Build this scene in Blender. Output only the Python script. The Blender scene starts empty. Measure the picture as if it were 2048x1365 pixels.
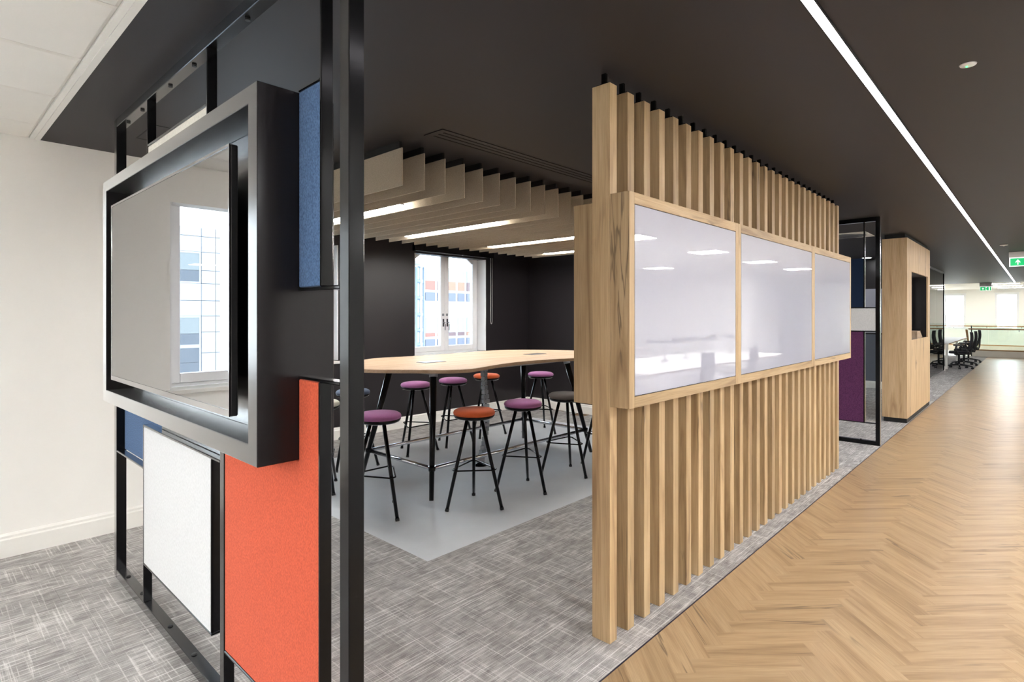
import bpy, bmesh, math, random
from mathutils import Vector, Matrix

# ------------------------------------------------------------------ camera, world, exposure
scn = bpy.context.scene
COL = scn.collection
R = math.radians
FPX, HORIZON, W, H = 1129.24, 629.0, 2048.0, 1365.0
EYE = Vector((0.0, 0.0, 1.55))
cam_d = bpy.data.cameras.new('camera')
cam = bpy.data.objects.new('camera', cam_d); COL.objects.link(cam)
cam_d.sensor_fit = 'HORIZONTAL'; cam_d.sensor_width = 36.0
cam_d.lens = 36.0 * FPX / W
cam_d.shift_y = -(H / 2 - HORIZON) / W
cam_d.clip_start = 0.05; cam_d.clip_end = 300
cam.location = EYE
YAW = 42.999                                   # corridor (+X) lies this far right of the view axis
cam.rotation_euler = (R(90), 0, R(YAW - 90))
scn.camera = cam

vs = scn.view_settings
vs.view_transform = 'Standard'; vs.look = 'None'; vs.gamma = 1.0; vs.use_curve_mapping = False
vs.exposure = 1.45

world = bpy.data.worlds.new('overcast_sky'); scn.world = world
world.use_nodes = True
wn = world.node_tree.nodes; wl = world.node_tree.links
bg = wn['Background']
tc = wn.new('ShaderNodeTexCoord'); sp = wn.new('ShaderNodeSeparateXYZ'); cr = wn.new('ShaderNodeValToRGB')
wl.new(tc.outputs['Generated'], sp.inputs[0]); wl.new(sp.outputs['Z'], cr.inputs[0])
cr.color_ramp.elements[0].position = 0.0; cr.color_ramp.elements[0].color = (0.90, 0.94, 1.0, 1)
cr.color_ramp.elements[1].position = 0.9; cr.color_ramp.elements[1].color = (0.66, 0.80, 1.0, 1)
wl.new(cr.outputs[0], bg.inputs[0]); bg.inputs[1].default_value = 4.6

L_PANEL, L_STRIP, L_LINEAR = 31.0, 12.0, 36.0     # emission of the ceiling panels, corridor strip, baffle lights

random.seed(7)
# ------------------------------------------------------------------ materials
MATS = {}
def srgb(r, g, b):
    f = lambda c: ((c / 255 + 0.055) / 1.055) ** 2.4 if c > 10 else c / 255 / 12.92
    return (f(r), f(g), f(b), 1)
def base_mat(name):
    m = bpy.data.materials.new(name); m.use_nodes = True
    nt = m.node_tree
    return m, nt.nodes, nt.links, nt.nodes['Principled BSDF']
def plain(name, col, rough=0.5, metal=0.0, ior=1.5, emit=None, coat=0.0, mottle=0.05, mscale=6.0):
    m, n, l, p = base_mat(name)
    p.inputs['Roughness'].default_value = rough; p.inputs['Metallic'].default_value = metal
    p.inputs['IOR'].default_value = ior; p.inputs['Coat Weight'].default_value = coat
    p.inputs['Coat Roughness'].default_value = rough; p.inputs['Coat IOR'].default_value = ior
    t = n.new('ShaderNodeTexCoord'); ns = n.new('ShaderNodeTexNoise'); mx = n.new('ShaderNodeMix'); mx.data_type = 'RGBA'
    ns.inputs['Scale'].default_value = mscale; ns.inputs['Detail'].default_value = 3
    l.new(t.outputs['Object'], ns.inputs['Vector']); l.new(ns.outputs['Fac'], mx.inputs['Factor'])
    mx.inputs['A'].default_value = tuple(c * (1 - mottle) for c in col[:3]) + (1,)
    mx.inputs['B'].default_value = tuple(min(1, c * (1 + mottle)) for c in col[:3]) + (1,)
    l.new(mx.outputs['Result'], p.inputs['Base Color'])
    if emit:
        p.inputs['Emission Color'].default_value = emit[0]; p.inputs['Emission Strength'].default_value = emit[1]
    MATS[name] = m; return m

def felt(name, col, col2, scale=260):
    m, n, l, p = base_mat(name)
    p.inputs['Roughness'].default_value = 0.95; p.inputs['Specular IOR Level'].default_value = 0.1
    p.inputs['Sheen Weight'].default_value = 0.15
    t = n.new('ShaderNodeTexCoord')
    a = n.new('ShaderNodeTexNoise'); a.inputs['Scale'].default_value = scale; a.inputs['Detail'].default_value = 4
    mp = n.new('ShaderNodeMapping'); mp.inputs['Scale'].default_value = (1, 1, 0.55)
    l.new(t.outputs['Object'], mp.inputs[0]); l.new(mp.outputs[0], a.inputs['Vector'])
    r = n.new('ShaderNodeValToRGB'); r.color_ramp.elements[0].position = 0.36; r.color_ramp.elements[1].position = 0.62
    r.color_ramp.elements[0].color = col2; r.color_ramp.elements[1].color = col
    l.new(a.outputs['Fac'], r.inputs[0]); l.new(r.outputs[0], p.inputs['Base Color'])
    b = n.new('ShaderNodeBump'); b.inputs['Strength'].default_value = 0.25; b.inputs['Distance'].default_value = 0.002
    l.new(a.outputs['Fac'], b.inputs['Height']); l.new(b.outputs[0], p.inputs['Normal'])
    MATS[name] = m; return m

def oak(name, axis='Z', light=(200, 174, 136), mid=(184, 157, 118), dark=(148, 120, 87), rough=0.5, cracks=0.6, uv=False, ior=1.45, tones=(0.84, 1.10)):
    m, n, l, p = base_mat(name)
    p.inputs['Roughness'].default_value = rough; p.inputs['IOR'].default_value = ior
    t = n.new('ShaderNodeTexCoord')
    if uv:
        src = t.outputs['UV']
        at = n.new('ShaderNodeAttribute'); at.attribute_name = 'tone'; tone = at.outputs['Fac']
        along = 0
    else:
        oi = n.new('ShaderNodeObjectInfo'); cb = n.new('ShaderNodeCombineXYZ')
        mu = n.new('ShaderNodeMath'); mu.operation = 'MULTIPLY'; mu.inputs[1].default_value = 37.0
        l.new(oi.outputs['Random'], mu.inputs[0])
        for k in range(3): l.new(mu.outputs[0], cb.inputs[k])
        va = n.new('ShaderNodeVectorMath'); va.operation = 'ADD'
        l.new(t.outputs['Object'], va.inputs[0]); l.new(cb.outputs[0], va.inputs[1])
        src = va.outputs[0]; tone = oi.outputs['Random']; along = 'XYZ'.index(axis)
    def stretched(a, c):
        mp = n.new('ShaderNodeMapping'); s = [c, c, c]; s[along] = a
        mp.inputs['Scale'].default_value = s; l.new(src, mp.inputs[0]); return mp.outputs[0]
    def noise(vec, detail=4, dist=0.0, rough_=0.55):
        k = n.new('ShaderNodeTexNoise'); k.inputs['Scale'].default_value = 1.0; k.inputs['Detail'].default_value = detail
        k.inputs['Distortion'].default_value = dist; k.inputs['Roughness'].default_value = rough_
        l.new(vec, k.inputs['Vector']); return k.outputs['Fac']
    g1 = noise(stretched(1.1, 16.0), 5, 0.9)
    g2 = noise(stretched(5.0, 220.0), 3, 0.2)
    r1 = n.new('ShaderNodeValToRGB'); e = r1.color_ramp.elements
    e[0].position = 0.28; e[0].color = srgb(*dark); e[1].position = 0.72; e[1].color = srgb(*light)
    k = e.new(0.47); k.color = srgb(*mid)
    l.new(g1, r1.inputs[0])
    mg = n.new('ShaderNodeMix'); mg.data_type = 'RGBA'; mg.blend_type = 'MULTIPLY'; mg.inputs['Factor'].default_value = 0.5
    r2 = n.new('ShaderNodeValToRGB'); r2.color_ramp.elements[0].position = 0.3; r2.color_ramp.elements[1].position = 0.62
    r2.color_ramp.elements[0].color = (0.62, 0.56, 0.5, 1); r2.color_ramp.elements[1].color = (1, 1, 1, 1)
    l.new(g2, r2.inputs[0]); l.new(r1.outputs[0], mg.inputs['A']); l.new(r2.outputs[0], mg.inputs['B'])
    # cracks: thin contour of a wandering noise, only where a slow mask allows
    c1 = noise(stretched(0.45, 8.0), 4, 0.5); cm = noise(stretched(0.9, 3.0), 1)
    sb = n.new('ShaderNodeMath'); sb.operation = 'SUBTRACT'; sb.inputs[1].default_value = 0.5; l.new(c1, sb.inputs[0])
    ab = n.new('ShaderNodeMath'); ab.operation = 'ABSOLUTE'; l.new(sb.outputs[0], ab.inputs[0])
    rc = n.new('ShaderNodeMapRange'); rc.inputs['From Min'].default_value = 0.004; rc.inputs['From Max'].default_value = 0.016
    rc.inputs['To Min'].default_value = 1.0; rc.inputs['To Max'].default_value = 0.0; l.new(ab.outputs[0], rc.inputs['Value'])
    rm = n.new('ShaderNodeMapRange'); rm.inputs['From Min'].default_value = 0.56; rm.inputs['From Max'].default_value = 0.66; l.new(cm, rm.inputs['Value'])
    mm = n.new('ShaderNodeMath'); mm.operation = 'MULTIPLY'; l.new(rc.outputs[0], mm.inputs[0]); l.new(rm.outputs[0], mm.inputs[1])
    mf = n.new('ShaderNodeMath'); mf.operation = 'MULTIPLY'; mf.inputs[1].default_value = cracks; l.new(mm.outputs[0], mf.inputs[0])
    mk = n.new('ShaderNodeMix'); mk.data_type = 'RGBA'; mk.inputs['B'].default_value = srgb(62, 48, 40)
    l.new(mf.outputs[0], mk.inputs['Factor']); l.new(mg.outputs['Result'], mk.inputs['A'])
    # tone of each piece
    tr = n.new('ShaderNodeMapRange'); tr.inputs['To Min'].default_value = tones[0]; tr.inputs['To Max'].default_value = tones[1]; l.new(tone, tr.inputs['Value'])
    hs = n.new('ShaderNodeHueSaturation'); l.new(tr.outputs[0], hs.inputs['Value']); l.new(mk.outputs['Result'], hs.inputs['Color'])
    l.new(hs.outputs[0], p.inputs['Base Color'])
    bp = n.new('ShaderNodeBump'); bp.inputs['Strength'].default_value = 0.12; bp.inputs['Distance'].default_value = 0.001
    l.new(g2, bp.inputs['Height']); l.new(bp.outputs[0], p.inputs['Normal'])
    MATS[name] = m; return m

def carpet(name):
    m, n, l, p = base_mat(name)
    p.inputs['Roughness'].default_value = 0.95; p.inputs['Specular IOR Level'].default_value = 0.1
    g = n.new('ShaderNodeNewGeometry')
    oi = n.new('ShaderNodeObjectInfo')
    def noise(s, detail=2, dist=0.0, rough_=0.5):
        mp = n.new('ShaderNodeMapping'); mp.inputs['Scale'].default_value = s
        k = n.new('ShaderNodeTexNoise'); k.inputs['Scale'].default_value = 1; k.inputs['Detail'].default_value = detail
        k.inputs['Distortion'].default_value = dist; k.inputs['Roughness'].default_value = rough_
        l.new(g.outputs['Position'], mp.inputs[0]); l.new(mp.outputs[0], k.inputs['Vector']); return k.outputs['Fac']
    def ramp(x, a, b, lo=0.0, hi=1.0):
        q = n.new('ShaderNodeMapRange'); q.inputs['From Min'].default_value = a; q.inputs['From Max'].default_value = b
        q.inputs['To Min'].default_value = lo; q.inputs['To Max'].default_value = hi
        l.new(x, q.inputs['Value']); return q.outputs[0]
    def math_(op, a, b):
        q = n.new('ShaderNodeMath'); q.operation = op
        for i, v in enumerate((a, b)):
            if isinstance(v, (int, float)): q.inputs[i].default_value = v
            else: l.new(v, q.inputs[i])
        return q.outputs[0]
    fib = ramp(noise((300, 900, 1), 2), 0.3, 0.7)
    lx = ramp(noise((1.6, 120, 1), 2), 0.56, 0.66)            # pale threads along the corridor
    ly = ramp(noise((110, 2.6, 1), 2), 0.57, 0.68)             # pale threads across
    rib = ramp(noise((9, 380, 1), 1), 0.36, 0.64)             # fine ribs
    patch = ramp(noise((5.5, 7.5, 1), 3, 0.4), 0.34, 0.66)
    dk = ramp(noise((14, 34, 1), 3), 0.35, 0.65)
    a = math_('MULTIPLY', math_('MAXIMUM', lx, math_('MULTIPLY', ly, 0.8)), 0.34)
    b = math_('ADD', math_('MULTIPLY', patch, 0.16), math_('MULTIPLY', dk, 0.16))
    c = math_('ADD', math_('ADD', a, b), math_('MULTIPLY', rib, 0.26))
    c = math_('ADD', math_('ADD', c, math_('MULTIPLY', oi.outputs['Random'], 0.06)), math_('MULTIPLY', math_('SUBTRACT', fib, 0.4), 0.22))
    r = n.new('ShaderNodeValToRGB'); e = r.color_ramp.elements
    e[0].position = 0.05; e[0].color = srgb(116, 112, 110); e[1].position = 0.95; e[1].color = srgb(240, 238, 235)
    k = e.new(0.42); k.color = srgb(172, 168, 165)
    l.new(c, r.inputs[0]); l.new(r.outputs[0], p.inputs['Base Color'])
    bp = n.new('ShaderNodeBump'); bp.inputs['Strength'].default_value = 0.5; bp.inputs['Distance'].default_value = 0.004
    l.new(rib, bp.inputs['Height']); l.new(bp.outputs[0], p.inputs['Normal'])
    MATS[name] = m; return m

def glass(name, tint=(0.96, 0.99, 0.98, 1), refl=1.0):
    m = bpy.data.materials.new(name); m.use_nodes = True
    n, l = m.node_tree.nodes, m.node_tree.links
    n.remove(n['Principled BSDF']); out = n['Material Output']
    tr = n.new('ShaderNodeBsdfTransparent'); tr.inputs[0].default_value = tint
    gl = n.new('ShaderNodeBsdfGlossy'); gl.inputs['Roughness'].default_value = 0.01
    fr = n.new('ShaderNodeFresnel'); fr.inputs[0].default_value = 1.45
    mu = n.new('ShaderNodeMath'); mu.operation = 'MULTIPLY'; mu.inputs[1].default_value = refl
    mx = n.new('ShaderNodeMixShader')
    l.new(fr.outputs[0], mu.inputs[0]); l.new(mu.outputs[0], mx.inputs[0]); l.new(tr.outputs[0], mx.inputs[1]); l.new(gl.outputs[0], mx.inputs[2])
    l.new(mx.outputs[0], out.inputs[0])
    MATS[name] = m; return m

def emis(name, col, strength):
    m = bpy.data.materials.new(name); m.use_nodes = True
    n, l = m.node_tree.nodes, m.node_tree.links
    n.remove(n['Principled BSDF'])
    e = n.new('ShaderNodeEmission'); e.inputs[0].default_value = col; e.inputs[1].default_value = strength
    l.new(e.outputs[0], n['Material Output'].inputs[0]); MATS[name] = m; return m

def satin_black(name, col, rough, gain=2.9, ior=1.2):
    m = bpy.data.materials.new(name); m.use_nodes = True
    n, l = m.node_tree.nodes, m.node_tree.links
    n.remove(n['Principled BSDF'])
    t = n.new('ShaderNodeTexCoord'); ns = n.new('ShaderNodeTexNoise'); ns.inputs['Scale'].default_value = 14
    l.new(t.outputs['Object'], ns.inputs['Vector'])
    mr = n.new('ShaderNodeMapRange'); mr.inputs['To Min'].default_value = rough*0.97; mr.inputs['To Max'].default_value = rough*1.03
    l.new(ns.outputs['Fac'], mr.inputs['Value'])
    df = n.new('ShaderNodeBsdfDiffuse'); df.inputs[0].default_value = col
    gl = n.new('ShaderNodeBsdfGlossy'); gl.inputs[0].default_value = (1, 1, 1, 1); l.new(mr.outputs[0], gl.inputs['Roughness'])
    fr = n.new('ShaderNodeFresnel'); fr.inputs[0].default_value = ior
    mu = n.new('ShaderNodeMath'); mu.operation = 'MULTIPLY'; mu.inputs[1].default_value = gain; mu.use_clamp = True
    mx = n.new('ShaderNodeMixShader')
    l.new(fr.outputs[0], mu.inputs[0]); l.new(mu.outputs[0], mx.inputs[0]); l.new(df.outputs[0], mx.inputs[1]); l.new(gl.outputs[0], mx.inputs[2])
    l.new(mx.outputs[0], n['Material Output'].inputs[0]); MATS[name] = m; return m
plain('white_paint', srgb(247, 245, 240), 0.7, mottle=0.015)
plain('white_trim', srgb(240, 238, 232), 0.45, mottle=0.01)
plain('upvc', srgb(236, 236, 238), 0.35, mottle=0.01)
plain('dark_paint', srgb(34, 30, 33), 0.40, mottle=0.06, mscale=2)
plain('dark_ceiling', srgb(37, 33, 35), 0.55, mottle=0.07, mscale=1.5)
plain('ceiling_tile', srgb(236, 233, 226), 0.8, mottle=0.015)
satin_black('black_metal', srgb(12, 12, 14), 0.19, 3.2, 1.15)
satin_black('black_laminate', srgb(28, 25, 27), 0.26, 4.2, 1.15)
plain('black_matt', srgb(16, 16, 17), 0.6)
plain('black_plastic', srgb(26, 26, 28), 0.5)
plain('chair_fabric', srgb(40, 41, 46), 0.9, mottle=0.15, mscale=120)
plain('chrome', srgb(205, 207, 212), 0.16, metal=1.0, mottle=0.02)
plain('steel', srgb(150, 152, 156), 0.32, metal=1.0, mottle=0.05, mscale=15)
plain('silver_plastic', srgb(140, 144, 150), 0.4, metal=0.6)
plain('screen', srgb(8, 8, 9), 0.006, ior=6.0)
plain('bezel', srgb(190, 190, 192), 0.12, metal=1.0)
plain('whiteboard', srgb(180, 181, 194), 0.012, ior=2.1, mottle=0.006)
plain('vinyl', srgb(212, 215, 218), 0.45, mottle=0.06, mscale=5)
plain('edge_strip', srgb(30, 28, 48), 0.4)
plain('subfloor', srgb(120, 92, 62), 0.8)
plain('green_sign', srgb(20, 150, 90), 0.4, emit=(srgb(20, 200, 110), 0.30))
plain('white_sign', srgb(250, 250, 250), 0.4, emit=((0.95, 1, 0.97, 1), 0.35))
plain('green_led', srgb(20, 200, 60), 0.4, emit=(srgb(40, 255, 90), 6.0))
plain('sign_housing', srgb(214, 212, 208), 0.4)
plain('cream_stone', srgb(238, 232, 216), 0.35)
plain('facade_white', srgb(168, 171, 178), 0.7, mottle=0.02)
plain('clad_white', srgb(136, 139, 146), 0.6, mottle=0.02)
plain('facade_joint', srgb(92, 97, 106), 0.8)
plain('facade_glass', srgb(96, 105, 110), 0.15)
plain('facade_dark_glass', srgb(62, 72, 84), 0.15)
plain('facade_blue', srgb(68, 82, 98), 0.3)
plain('facade_red', srgb(100, 60, 52), 0.5)
plain('facade_orange', srgb(108, 74, 58), 0.5)
plain('facade_maroon', srgb(66, 46, 52), 0.5)
plain('facade_navy', srgb(58, 66, 84), 0.4)
plain('street', srgb(170, 172, 174), 0.9)
plain('grey_panel', srgb(104, 108, 120), 0.5)
plain('door_grey', srgb(120, 118, 122), 0.5)
felt('felt_blue', srgb(80, 108, 146), srgb(50, 76, 110))
felt('felt_navy', srgb(32, 48, 74), srgb(20, 32, 54))
felt('felt_white', srgb(208, 209, 210), srgb(197, 198, 199), 160)
felt('felt_cream', srgb(232, 228, 216), srgb(216, 212, 200), 200)
felt('felt_orange', srgb(200, 86, 56), srgb(174, 70, 44))
felt('felt_purple', srgb(94, 52, 88), srgb(74, 38, 72), 160)
felt('baffle_felt', srgb(196, 182, 160), srgb(180, 166, 144), 320)
felt('fabric_purple', srgb(166, 106, 152), srgb(146, 88, 132), 500)
felt('fabric_orange', srgb(212, 102, 60), srgb(190, 86, 50), 500)
felt('fabric_grey', srgb(104, 98, 94), srgb(84, 78, 76), 500)
felt('fabric_blue', srgb(92, 104, 126), srgb(74, 86, 108), 500)
felt('fabric_cream', srgb(226, 222, 208), srgb(208, 204, 190), 500)
oak('oak_z', 'Z'); oak('oak_x', 'X'); oak('oak_y', 'Y')
oak('cabinet_oak', 'Z', (216, 188, 150), (204, 174, 134), (178, 146, 108), cracks=0.9)
oak('table_oak', 'X', (188, 165, 141), (180, 156, 131), (165, 138, 112), rough=0.55, cracks=0.0, ior=1.25)
oak('rail_oak', 'Y', (206, 164, 108), (190, 146, 92), (150, 108, 64), cracks=0.0)
oak('floor_oak', uv=True, light=(186, 160, 125), mid=(174, 146, 111), dark=(146, 118, 86), rough=0.34, cracks=0.6, tones=(0.94, 1.04))
carpet('carpet')
glass('window_glass'); glass('green_glass', (0.94, 0.985, 0.965, 1)); glass('partition_glass', (0.93, 0.96, 0.95, 1))
emis('panel_light', (0.98, 0.99, 1.0, 1), L_PANEL)
emis('strip_light', (1.0, 0.95, 1.0, 1), L_STRIP)
emis('linear_light', (1.0, 0.975, 0.94, 1), L_LINEAR)

# ------------------------------------------------------------------ mesh helpers
class MB:
    def __init__(s): s.v = []; s.f = []; s.sm = []
    def face(s, idx, smooth=False): s.f.append(idx); s.sm.append(smooth)
    def box(s, x0, x1, y0, y1, z0, z1):
        b = len(s.v)
        s.v += [(x0,y0,z0),(x1,y0,z0),(x1,y1,z0),(x0,y1,z0),(x0,y0,z1),(x1,y0,z1),(x1,y1,z1),(x0,y1,z1)]
        for q in ((0,3,2,1),(4,5,6,7),(0,1,5,4),(1,2,6,5),(2,3,7,6),(3,0,4,7)): s.face([b+i for i in q])
        return s
    def prism(s, poly, axis, a0, a1):
        """poly: 2D outline in the two other axes (in cyclic order after axis)"""
        n = len(poly); b = len(s.v)
        def P(p, a):
            if axis == 'z': return (p[0], p[1], a)
            if axis == 'x': return (a, p[0], p[1])
            return (p[1], a, p[0])
        s.v += [P(p, a0) for p in poly] + [P(p, a1) for p in poly]
        s.face([b+i for i in range(n)][::-1]); s.face([b+n+i for i in range(n)])
        for i in range(n):
            j = (i+1) % n; s.face([b+i, b+j, b+n+j, b+n+i])
        return s
    def tube(s, pts, r, n=10, closed=False, r2=None):
        pts = [Vector(p) for p in pts]; m = len(pts); rings = []
        up = None
        for i, p in enumerate(pts):
            a = pts[(i-1) % m] if (closed or i > 0) else p
            c = pts[(i+1) % m] if (closed or i < m-1) else p
            t = ((p-a).normalized() + (c-p).normalized()) if (a != p and c != p) else (c - a)
            t.normalize()
            if up is None or abs(t.dot(up)) > 0.98:
                up = Vector((0,0,1)) if abs(t.z) < 0.9 else Vector((1,0,0))
            x = t.cross(up).normalized(); y = x.cross(t).normalized(); up = y
            rr = r if r2 is None else r + (r2-r)*i/max(1, m-1)
            b = len(s.v)
            for k in range(n):
                w = 2*math.pi*k/n; s.v.append(tuple(p + x*math.cos(w)*rr + y*math.sin(w)*rr))
            rings.append(b)
        last = m if closed else m-1
        for i in range(last):
            a, c = rings[i], rings[(i+1) % m]
            for k in range(n):
                j = (k+1) % n; s.face([a+k, c+k, c+j, a+j][::-1], True)
        if not closed:
            s.face([rings[0]+k for k in range(n)]); s.face([rings[-1]+k for k in range(n)][::-1])
        return s
    def lathe(s, prof, n=24, c=(0,0)):
        b = len(s.v); m = len(prof)
        for (r, z) in prof:
            for k in range(n):
                w = 2*math.pi*k/n; s.v.append((c[0]+r*math.cos(w), c[1]+r*math.sin(w), z))
        for i in range(m-1):
            for k in range(n):
                j = (k+1) % n; s.face([b+i*n+k, b+i*n+j, b+(i+1)*n+j, b+(i+1)*n+k], True)
        s.face([b+k for k in range(n)][::-1]); s.face([b+(m-1)*n+k for k in range(n)])
        return s

WLOC = {}
def mesh_from(mb, name, off=(0,0,0)):
    me = bpy.data.meshes.new(name)
    me.from_pydata([(a-off[0], b-off[1], c-off[2]) for a,b,c in mb.v], [], mb.f)
    me.polygons.foreach_set('use_smooth', mb.sm)
    me.update()
    bm = bmesh.new(); bm.from_mesh(me); bmesh.ops.recalc_face_normals(bm, faces=bm.faces); bm.to_mesh(me); bm.free()
    return me
def obj(name, mb, mat, parent=None, bevel=0.0, seg=1, kind=None, label=None):
    off = WLOC[parent.name] if parent is not None else (0,0,0)
    me = mesh_from(mb, name, off)
    me.materials.append(MATS[mat] if isinstance(mat, str) else mat)
    o = bpy.data.objects.new(name, me); COL.objects.link(o)
    if parent is not None: o.parent = parent
    WLOC[o.name] = off
    if bevel:
        bv = o.modifiers.new('bevel', 'BEVEL'); bv.width = bevel; bv.segments = seg; bv.limit_method = 'ANGLE'; bv.angle_limit = R(40)
    if kind: o['kind'] = kind
    if label: o['label'] = label
    return o
def thing(name, label, cat, loc=(0,0,0), group=None):
    o = bpy.data.objects.new(name, None); COL.objects.link(o); o.location = loc
    o.empty_display_size = 0.1
    WLOC[o.name] = tuple(loc); o['label'] = label; o['category'] = cat
    if group: o['group'] = group
    return o
def tag(o, label, cat, group=None):
    o['label'] = label; o['category'] = cat
    if group: o['group'] = group
    return o
def struct(name, mb=None, mat=None, loc=(0,0,0), label=None, bevel=0.0):
    if mb is None:
        o = bpy.data.objects.new(name, None); COL.objects.link(o); o.location = loc; WLOC[o.name] = tuple(loc)
    else: o = obj(name, mb, mat, bevel=bevel)
    o['kind'] = 'structure'
    if label: o['label'] = label
    return o
def copy_tree(o, loc=None, rotz=None, parent=None, label=None, group=None):
    c = o.copy(); COL.objects.link(c)
    if parent is not None: c.parent = parent; c.matrix_parent_inverse = o.matrix_parent_inverse
    if loc is not None: c.location = loc
    if rotz is not None: c.rotation_euler = (0, 0, rotz)
    if label: c['label'] = label
    if group: c['group'] = group
    for ch in list(o.children): copy_tree(ch, parent=c)
    return c
def box(*a): return MB().box(*a)

CEIL, YL, YB = 2.70, 4.82, 6.35         # ceiling height, white wall plane, dark window wall plane
XE, YFAR0 = 7.2, -6.5                   # end wall of the meeting zone, wall across the office
XFAR = 34.0
CARPET_Y = 1.355                        # edge between carpet and oak floor

# ------------------------------------------------------------------ floor
floor = struct('floor', box(-6, 26.85, YFAR0, YB, -0.12, -0.006), 'subfloor')
def clip(poly, x0, x1, y0, y1):
    for ax, lim, sg in ((0,x0,1),(0,x1,-1),(1,y0,1),(1,y1,-1)):
        out = []
        for i in range(len(poly)):
            a, b = poly[i], poly[(i+1) % len(poly)]
            ia, ib = sg*(a[ax]-lim) >= 0, sg*(b[ax]-lim) >= 0
            if ia: out.append(a)
            if ia != ib:
                t = (lim-a[ax])/(b[ax]-a[ax]); out.append(tuple(a[k]+(b[k]-a[k])*t for k in range(len(a))))
        poly = out
        if len(poly) < 3: return []
    return poly
fwd = Vector((math.cos(R(YAW)), math.sin(R(YAW)))); rgt = Vector((math.sin(R(YAW)), -math.cos(R(YAW))))
def in_view(x, y, m=0.12):
    d = x*fwd.x + y*fwd.y; s = x*rgt.x + y*rgt.y
    return d > 0.3 and abs(s)/d < 1024/FPX + m and (1.55/d) < (H-HORIZON)/FPX + 0.25
# herringbone oak planks, 480 x 100 mm at 45 degrees to the corridor; outline carries (x, y, u, v)
PL, PW = 0.48, 0.10
S2 = math.sqrt(0.5)
planks = []
for k in range(-60, 420):
    for j in range(-45, 46):
        for typ in (0, 1):
            u0 = 1.664 - PL + k*PW + j*PL; v0 = 2.71 + k*PW - j*PL
            if typ == 0: q = (u0, u0+PL, v0, v0+PW)
            else: q = (u0+PL, u0+PL+PW, v0+PW-PL, v0+PW)
            cx, cy = (q[0]+q[1])/2, (q[2]+q[3])/2
            X, Y = (cx+cy)*S2, (cy-cx)*S2
            if not (0.4 < X < 27.1 and -0.9 < Y < 1.6): continue
            g = 0.00012; ou, ov = random.random()*90, random.random()*90
            poly = []
            for (a, b) in ((q[0]+g,q[2]+g),(q[1]-g,q[2]+g),(q[1]-g,q[3]-g),(q[0]+g,q[3]-g)):
                uv = (a+ou, b+ov) if typ == 0 else (b+ou, a+ov)
                poly.append(((a+b)*S2, (b-a)*S2, uv[0], uv[1]))
            poly = clip(poly, 0.7, 26.8, -0.6, CARPET_Y-0.006)
            if len(poly) >= 3: planks.append((X, Y, poly, random.random()))
planks.sort(key=lambda p: (not in_view(p[0], p[1]), p[0]**2+p[1]**2))
def plank_mesh(items, name):
    v, f, uv, tn = [], [], [], []
    for X, Y, poly, tone in items:
        n = len(poly); b = len(v)
        v += [(p[0], p[1], 0.0) for p in poly] + [(p[0], p[1], -0.006) for p in poly]
        order = list(range(n))
        f.append([b+i for i in order]); uv += [(p[2], p[3]) for p in poly]; tn.append(tone)
        for i in range(n):
            j = (i+1) % n; f.append([b+i, b+n+i, b+n+j, b+j]); uv += [poly[i][2:4], poly[i][2:4], poly[j][2:4], poly[j][2:4]]; tn.append(tone)
    me = bpy.data.meshes.new(name); me.from_pydata(v, [], f); me.update()
    ul = me.uv_layers.new(name='UVMap')
    ul.data.foreach_set('uv', [c for q in uv for c in q])
    at = me.attributes.new('tone', 'FLOAT', 'FACE'); at.data.foreach_set('value', tn)
    me.materials.append(MATS['floor_oak']); 
    bm = bmesh.new(); bm.from_mesh(me); bmesh.ops.recalc_face_normals(bm, faces=bm.faces); bm.to_mesh(me); bm.free()
    return me
for it in planks[:300]:
    o = bpy.data.objects.new('floor_plank', plank_mesh([it], 'floor_plank')); COL.objects.link(o); o.parent = floor
o = bpy.data.objects.new('floor_planks', plank_mesh(planks[300:], 'floor_planks')); COL.objects.link(o); o.parent = floor; o['kind'] = 'stuff'

# carpet tiles, 1 m x 0.25 m, staggered
VX0, VX1, VY0, VY1 = 2.228, 6.42, 2.80, 5.55       # smooth inset under the table
tiles = []
for row in range(-8, 16):
    y0 = 2.80 + row*0.25; y1 = y0 + 0.25
    y0c, y1c = max(y0, CARPET_Y), min(y1, YB)
    if y1c - y0c < 0.01: continue
    xs = -1.5 + (row % 2)*0.5 + (row % 3)*0.07
    while xs < 26.8:
        a, b = xs, min(xs + 1.0, 26.8)
        segs = [(a, b)]
        if y0 >= VY0-1e-6 and y1 <= VY1+1e-6:
            segs = [s for s in ((a, min(b, VX0)), (max(a, VX1), b)) if s[1]-s[0] > 0.01]
        for (p, q) in segs:
            if 7.2 < (p+q)/2 < 13.8 and y0c > 3.1: continue
            if y0c > YL - 0.01 and q < 1.6: continue
            tiles.append((p, q, y0c, y1c))
        xs += 1.0
tiles.sort(key=lambda t: (not in_view((t[0]+t[1])/2, (t[2]+t[3])/2), ((t[0]+t[1])/2)**2 + ((t[2]+t[3])/2)**2))
g = 0.0006
shared = {}
for t in tiles[:290]:
    w, d = round(t[1]-t[0], 4), round(t[3]-t[2], 4)
    if (w, d) not in shared:
        me = mesh_from(box(-w/2+g, w/2-g, -d/2+g, d/2-g, -0.006, 0), 'carpet_tile'); me.materials.append(MATS['carpet']); shared[(w, d)] = me
    o = bpy.data.objects.new('carpet_tile', shared[(w, d)]); COL.objects.link(o); o.parent = floor
    o.location = ((t[0]+t[1])/2, (t[2]+t[3])/2, 0)
mb = MB()
for t in tiles[290:]: mb.box(t[0]+g, t[1]-g, t[2]+g, t[3]-g, -0.006, 0)
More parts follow.
